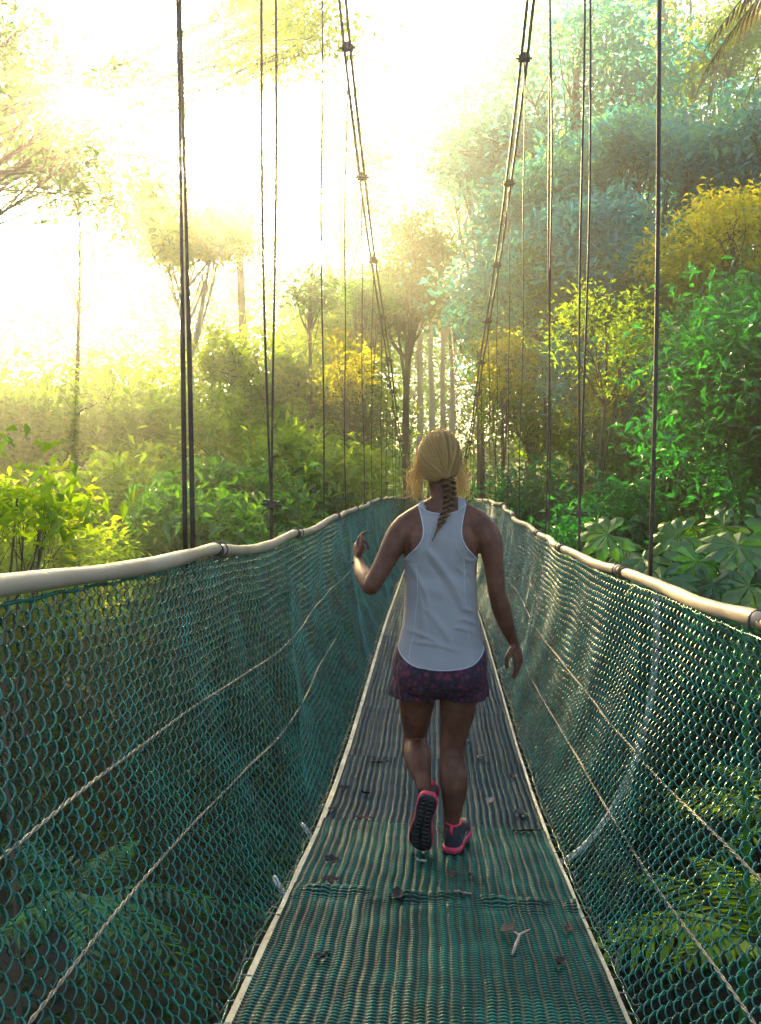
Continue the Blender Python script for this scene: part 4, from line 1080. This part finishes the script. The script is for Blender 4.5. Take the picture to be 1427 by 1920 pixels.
# palm leaning in from beyond the right edge
pl = empty('palm_tree', (5.4, 9.6, float(terr(5.4, 9.6)))); tag(pl, 'palm with drooping dark fronds entering at the top right corner', 'palm')
gz = pl.location.z; hub = np.array([-.9, 0, 5.3 + CZ - gz]); mb = MB(); u = np.linspace(0, 1, 14)
mb.tube(np.stack([hub[0] * u ** 2, 0 * u, hub[2] * u], -1), .10 - .03 * u, 9); mb.build('trunk', M['bark'], pl)
C, D, S = [], [], []; st = MB(); rg = np.random.default_rng(9)
for a in (2.7, 3.05, 3.5, 4.2, 2.1, 5.2, 6.0, .8, 1.5):
    l = 1.75; u = np.linspace(0, 1, 30); r_ = l * u; zz = l * (.35 * u - .95 * u ** 2)
    Q = hub + np.stack([r_ * math.cos(a), r_ * math.sin(a), zz], -1); st.tube(Q, np.linspace(.016, .004, 30), 5)
    for i in range(4, 30):
        for q in (-1, 1):
            sd = np.array([-math.sin(a), math.cos(a), 0]) * q; tg = np.gradient(Q, axis=0)[i]; tg /= np.linalg.norm(tg)
            dd = sd * .5 + tg * .55 + [0, 0, -.65]; dd /= np.linalg.norm(dd); ll = .34 * math.sin(np.pi * (.15 + .8 * u[i])) + .04
            C.append(Q[i] + dd * ll / 2); D.append(dd); S.append(ll)
V, F = leaf_arrays(np.array(C), np.array(S), rg=rg, dirs=np.array(D), aspect=.12, flat=.1, fold=.05)
link('fronds', mesh_from('fronds', V, F, smooth=False), M['leaf_dry'], pl); st.build('frond_stem', M['bark'], pl)

# ------------------------------------------------------------------ litter on the deck
M['litter_brown'] = simple('litter_brown', [(.3, (.05, .02, .012)), (.7, (.15, .07, .035))], 30, .6, bump=.3)
M['litter_pale'] = simple('litter_pale', [(.3, (.38, .26, .22)), (.7, (.52, .38, .30))], 30, .6, bump=.3)
M['litter_dark'] = simple('litter_dark', [(.3, (.012, .010, .010)), (.7, (.045, .03, .03))], 30, .7)
def fallen(label, x, y, L, W, mt, rot, curl, seed):
    rg = np.random.default_rng(seed); nu, nv = 9, 5; V = np.zeros((nu, nv, 3)); L *= .8; W *= .8; curl *= .5; cr = rg.uniform(-1, 1)
    for i in range(nu):
        u = i / (nu - 1); w = W * math.sin(np.pi * min(1, .08 + u * .9)) ** .7
        for j in range(nv):
            v = j / (nv - 1) * 2 - 1
            V[i, j] = ((u - .5) * L, v * w / 2, curl * L * (1 - math.cos(math.pi * (u - .5))) * .8 + abs(v) * w * .35 * (1 + cr * v) + cr * .25 * L * (u - .5) ** 2 + .003 * rg.normal())
    V = V.reshape(-1, 3); g = np.arange(nu * nv).reshape(nu, nv)
    F = np.stack([g[:-1, :-1], g[1:, :-1], g[1:, 1:], g[:-1, 1:]], -1).reshape(-1, 4)
    o = link('fallen_leaf', mesh_from('fallen_leaf', V, F), M[mt]); tag(o, label, 'leaf', 'dead leaves on the deck')
    o.location = (x, y, float(deck_z(x, y)) + .017 + (.006 if y < 3.86 else -.006)); o.rotation_euler = (rg.uniform(-.15, .15), rg.uniform(-.1, .1) + math.atan(TILT), R(rot))
for a in [
    ('brown curled leaf at the panel seam left of the raised shoe', -.31, 3.93, .11, .035, 'litter_brown', 5, .3, 1),
    ('long dark rolled leaf at the panel seam near the right edge', .40, 3.85, .15, .026, 'litter_brown', 3, .15, 2),
    ('pinkish pale leaf beyond the seam on the right', .40, 4.13, .085, .055, 'litter_pale', -20, .3, 3),
    ('small cream leaf right of the standing foot, beyond the seam', .27, 4.30, .055, .03, 'litter_pale', 10, .3, 4),
    ('dark crumpled leaf in front of the raised shoe', -.12, 2.98, .07, .05, 'litter_dark', 70, .4, 5),
    ('dark leaf on the nearest right part of the deck', .36, 2.52, .055, .04, 'litter_dark', 50, .4, 6),
    ('small brown leaf near the right edge, just past the wrinkled seam', .42, 2.78, .05, .035, 'litter_brown', 80, .3, 7),
    ('dark curled leaf at the left, nearest the viewer', -.31, 2.46, .055, .03, 'litter_dark', 20, .3, 8),
    ('dark leaf at the left edge behind the raised shoe', -.44, 4.35, .075, .035, 'litter_dark', 0, .4, 9),
    ('second dark leaf inward of the left edge leaf', -.33, 4.30, .06, .04, 'litter_dark', 160, .3, 10),
    ('tiny pale leaf against the left edge strip', -.46, 4.05, .06, .035, 'litter_pale', 30, .4, 11),
    ('pale sliver on the wrinkled seam in the middle', .10, 3.04, .08, .022, 'litter_pale', -5, .2, 12),
    ('brown sliver on the wrinkled seam at left', -.36, 3.09, .07, .022, 'litter_brown', 12, .2, 13),
    ('small brown leaf below the standing shoe', .07, 3.22, .05, .025, 'litter_brown', 15, .4, 14),
    ('tiny brown leaf right of the small one below the shoe', .13, 3.24, .032, .022, 'litter_brown', 65, .4, 15),
    ('pale curled leaf under the raised toe', -.05, 3.36, .06, .02, 'litter_pale', -10, .4, 16),
    ('dark leaf shed left of the raised toe', -.38, 3.30, .08, .04, 'litter_dark', -20, .3, 17),
    ('pale flake far up the deck at right', .26, 5.05, .06, .03, 'litter_pale', 40, .3, 18),
    ('dark twig like leaf far up the deck at left', -.30, 4.85, .13, .02, 'litter_dark', 4, .2, 19),
    ('pale flake close beside the right leg far up the deck', .20, 5.35, .05, .025, 'litter_pale', -30, .3, 20),
    ('brown leaf in the middle distance at the right edge', .41, 4.72, .06, .035, 'litter_brown', 60, .4, 21)]: fallen(*a)
tw = empty('twig', (.25, 2.66, float(deck_z(.25, 2.66)) + .024)); tag(tw, 'forked pale twig with a dark leaf lying on the right of the deck', 'twig')
mb = MB(); mb.tube([(-.02, -.08, .003), (-.005, -.03, .008), (.01, .015, .012), (.045, .05, .012)], [.004, .005, .0045, .002], 6); mb.tube([(.01, .01, .012), (-.02, .05, .01)], [.004, .002], 6)
mb.build('stick', M['litter_pale'], tw)
mb = MB(); V = np.array([[-.05, .03, .012], [-.01, .02, .02], [.0, .06, .025], [-.035, .08, .012], [-.03, .045, .004]]); mb.add(V, [[0, 4, 3], [0, 1, 4], [1, 2, 4], [2, 3, 4]]); mb.build('leaf_blade', M['litter_dark'], tw)

# ------------------------------------------------------------------ air, light, camera
hz = MB(); hz.box((0, 35, 24), (190, 156, 54)); me = mesh_from('haze', np.concatenate(hz.V), hz.F, False)
m = bpy.data.materials.new('haze'); m.use_nodes = True; nt = m.node_tree; nt.nodes.clear()
out = nt.nodes.new('ShaderNodeOutputMaterial'); v = nd(nt, 'ShaderNodeVolumePrincipled', Density=HAZE, Anisotropy=ANIS)
v.inputs['Color'].default_value = (1, .98, .93, 1); nt.links.new(v.outputs[0], out.inputs['Volume'])
tag(link('haze', me, m), 'warm sunlit haze filling the forest', 'haze', kind='stuff')

SAZ, SEL = -21.0, 21.0       # sun: degrees right of the bridge axis, elevation
w = bpy.data.worlds.new('World'); scene.world = w; w.use_nodes = True; nt = w.node_tree
bg = nt.nodes['Background']; sky = nt.nodes.new('ShaderNodeTexSky'); sky.sky_type = 'NISHITA'; sky.sun_disc = False
sky.sun_elevation = R(SEL); sky.sun_rotation = R(SAZ); sky.altitude = 0; sky.air_density = 1; sky.dust_density = 2.0; sky.ozone_density = 1
nt.links.new(sky.outputs[0], bg.inputs[0]); bg.inputs[1].default_value = SKY
sd = Vector((math.sin(R(SAZ)) * math.cos(R(SEL)), math.cos(R(SAZ)) * math.cos(R(SEL)), math.sin(R(SEL))))
sun = bpy.data.lights.new('sun', 'SUN'); sun.energy = SUN; sun.angle = R(.5); sun.color = SUNC
so = bpy.data.objects.new('sun', sun); COL.objects.link(so); so.rotation_euler = sd.to_track_quat('Z', 'Y').to_euler(); so.location = (0, 0, 40)
cam = bpy.data.cameras.new('camera'); cam.sensor_fit = 'HORIZONTAL'; cam.sensor_width = 36; cam.lens = 36 * 1700 / 1427; cam.clip_end = 2000; cam.clip_start = .05
co = bpy.data.objects.new('camera', cam); COL.objects.link(co); co.location = (0, 0, CZ)
co.rotation_euler = (R(90 - 3.03), 0, R(3.42)); scene.camera = co
# yaw left puts the bridge axis right of the picture centre
scene.view_settings.view_transform = 'Standard'; scene.view_settings.look = 'None'; scene.view_settings.exposure = EXPO; scene.view_settings.gamma = 1
scene.render.engine = 'CYCLES'; c = scene.cycles
c.use_denoising = True; c.max_bounces = 6; c.diffuse_bounces = 3; c.glossy_bounces = 2; c.transmission_bounces = 3; c.volume_bounces = 0; c.transparent_max_bounces = 8
c.sample_clamp_indirect = 6; c.caustics_reflective = False; c.caustics_refractive = False
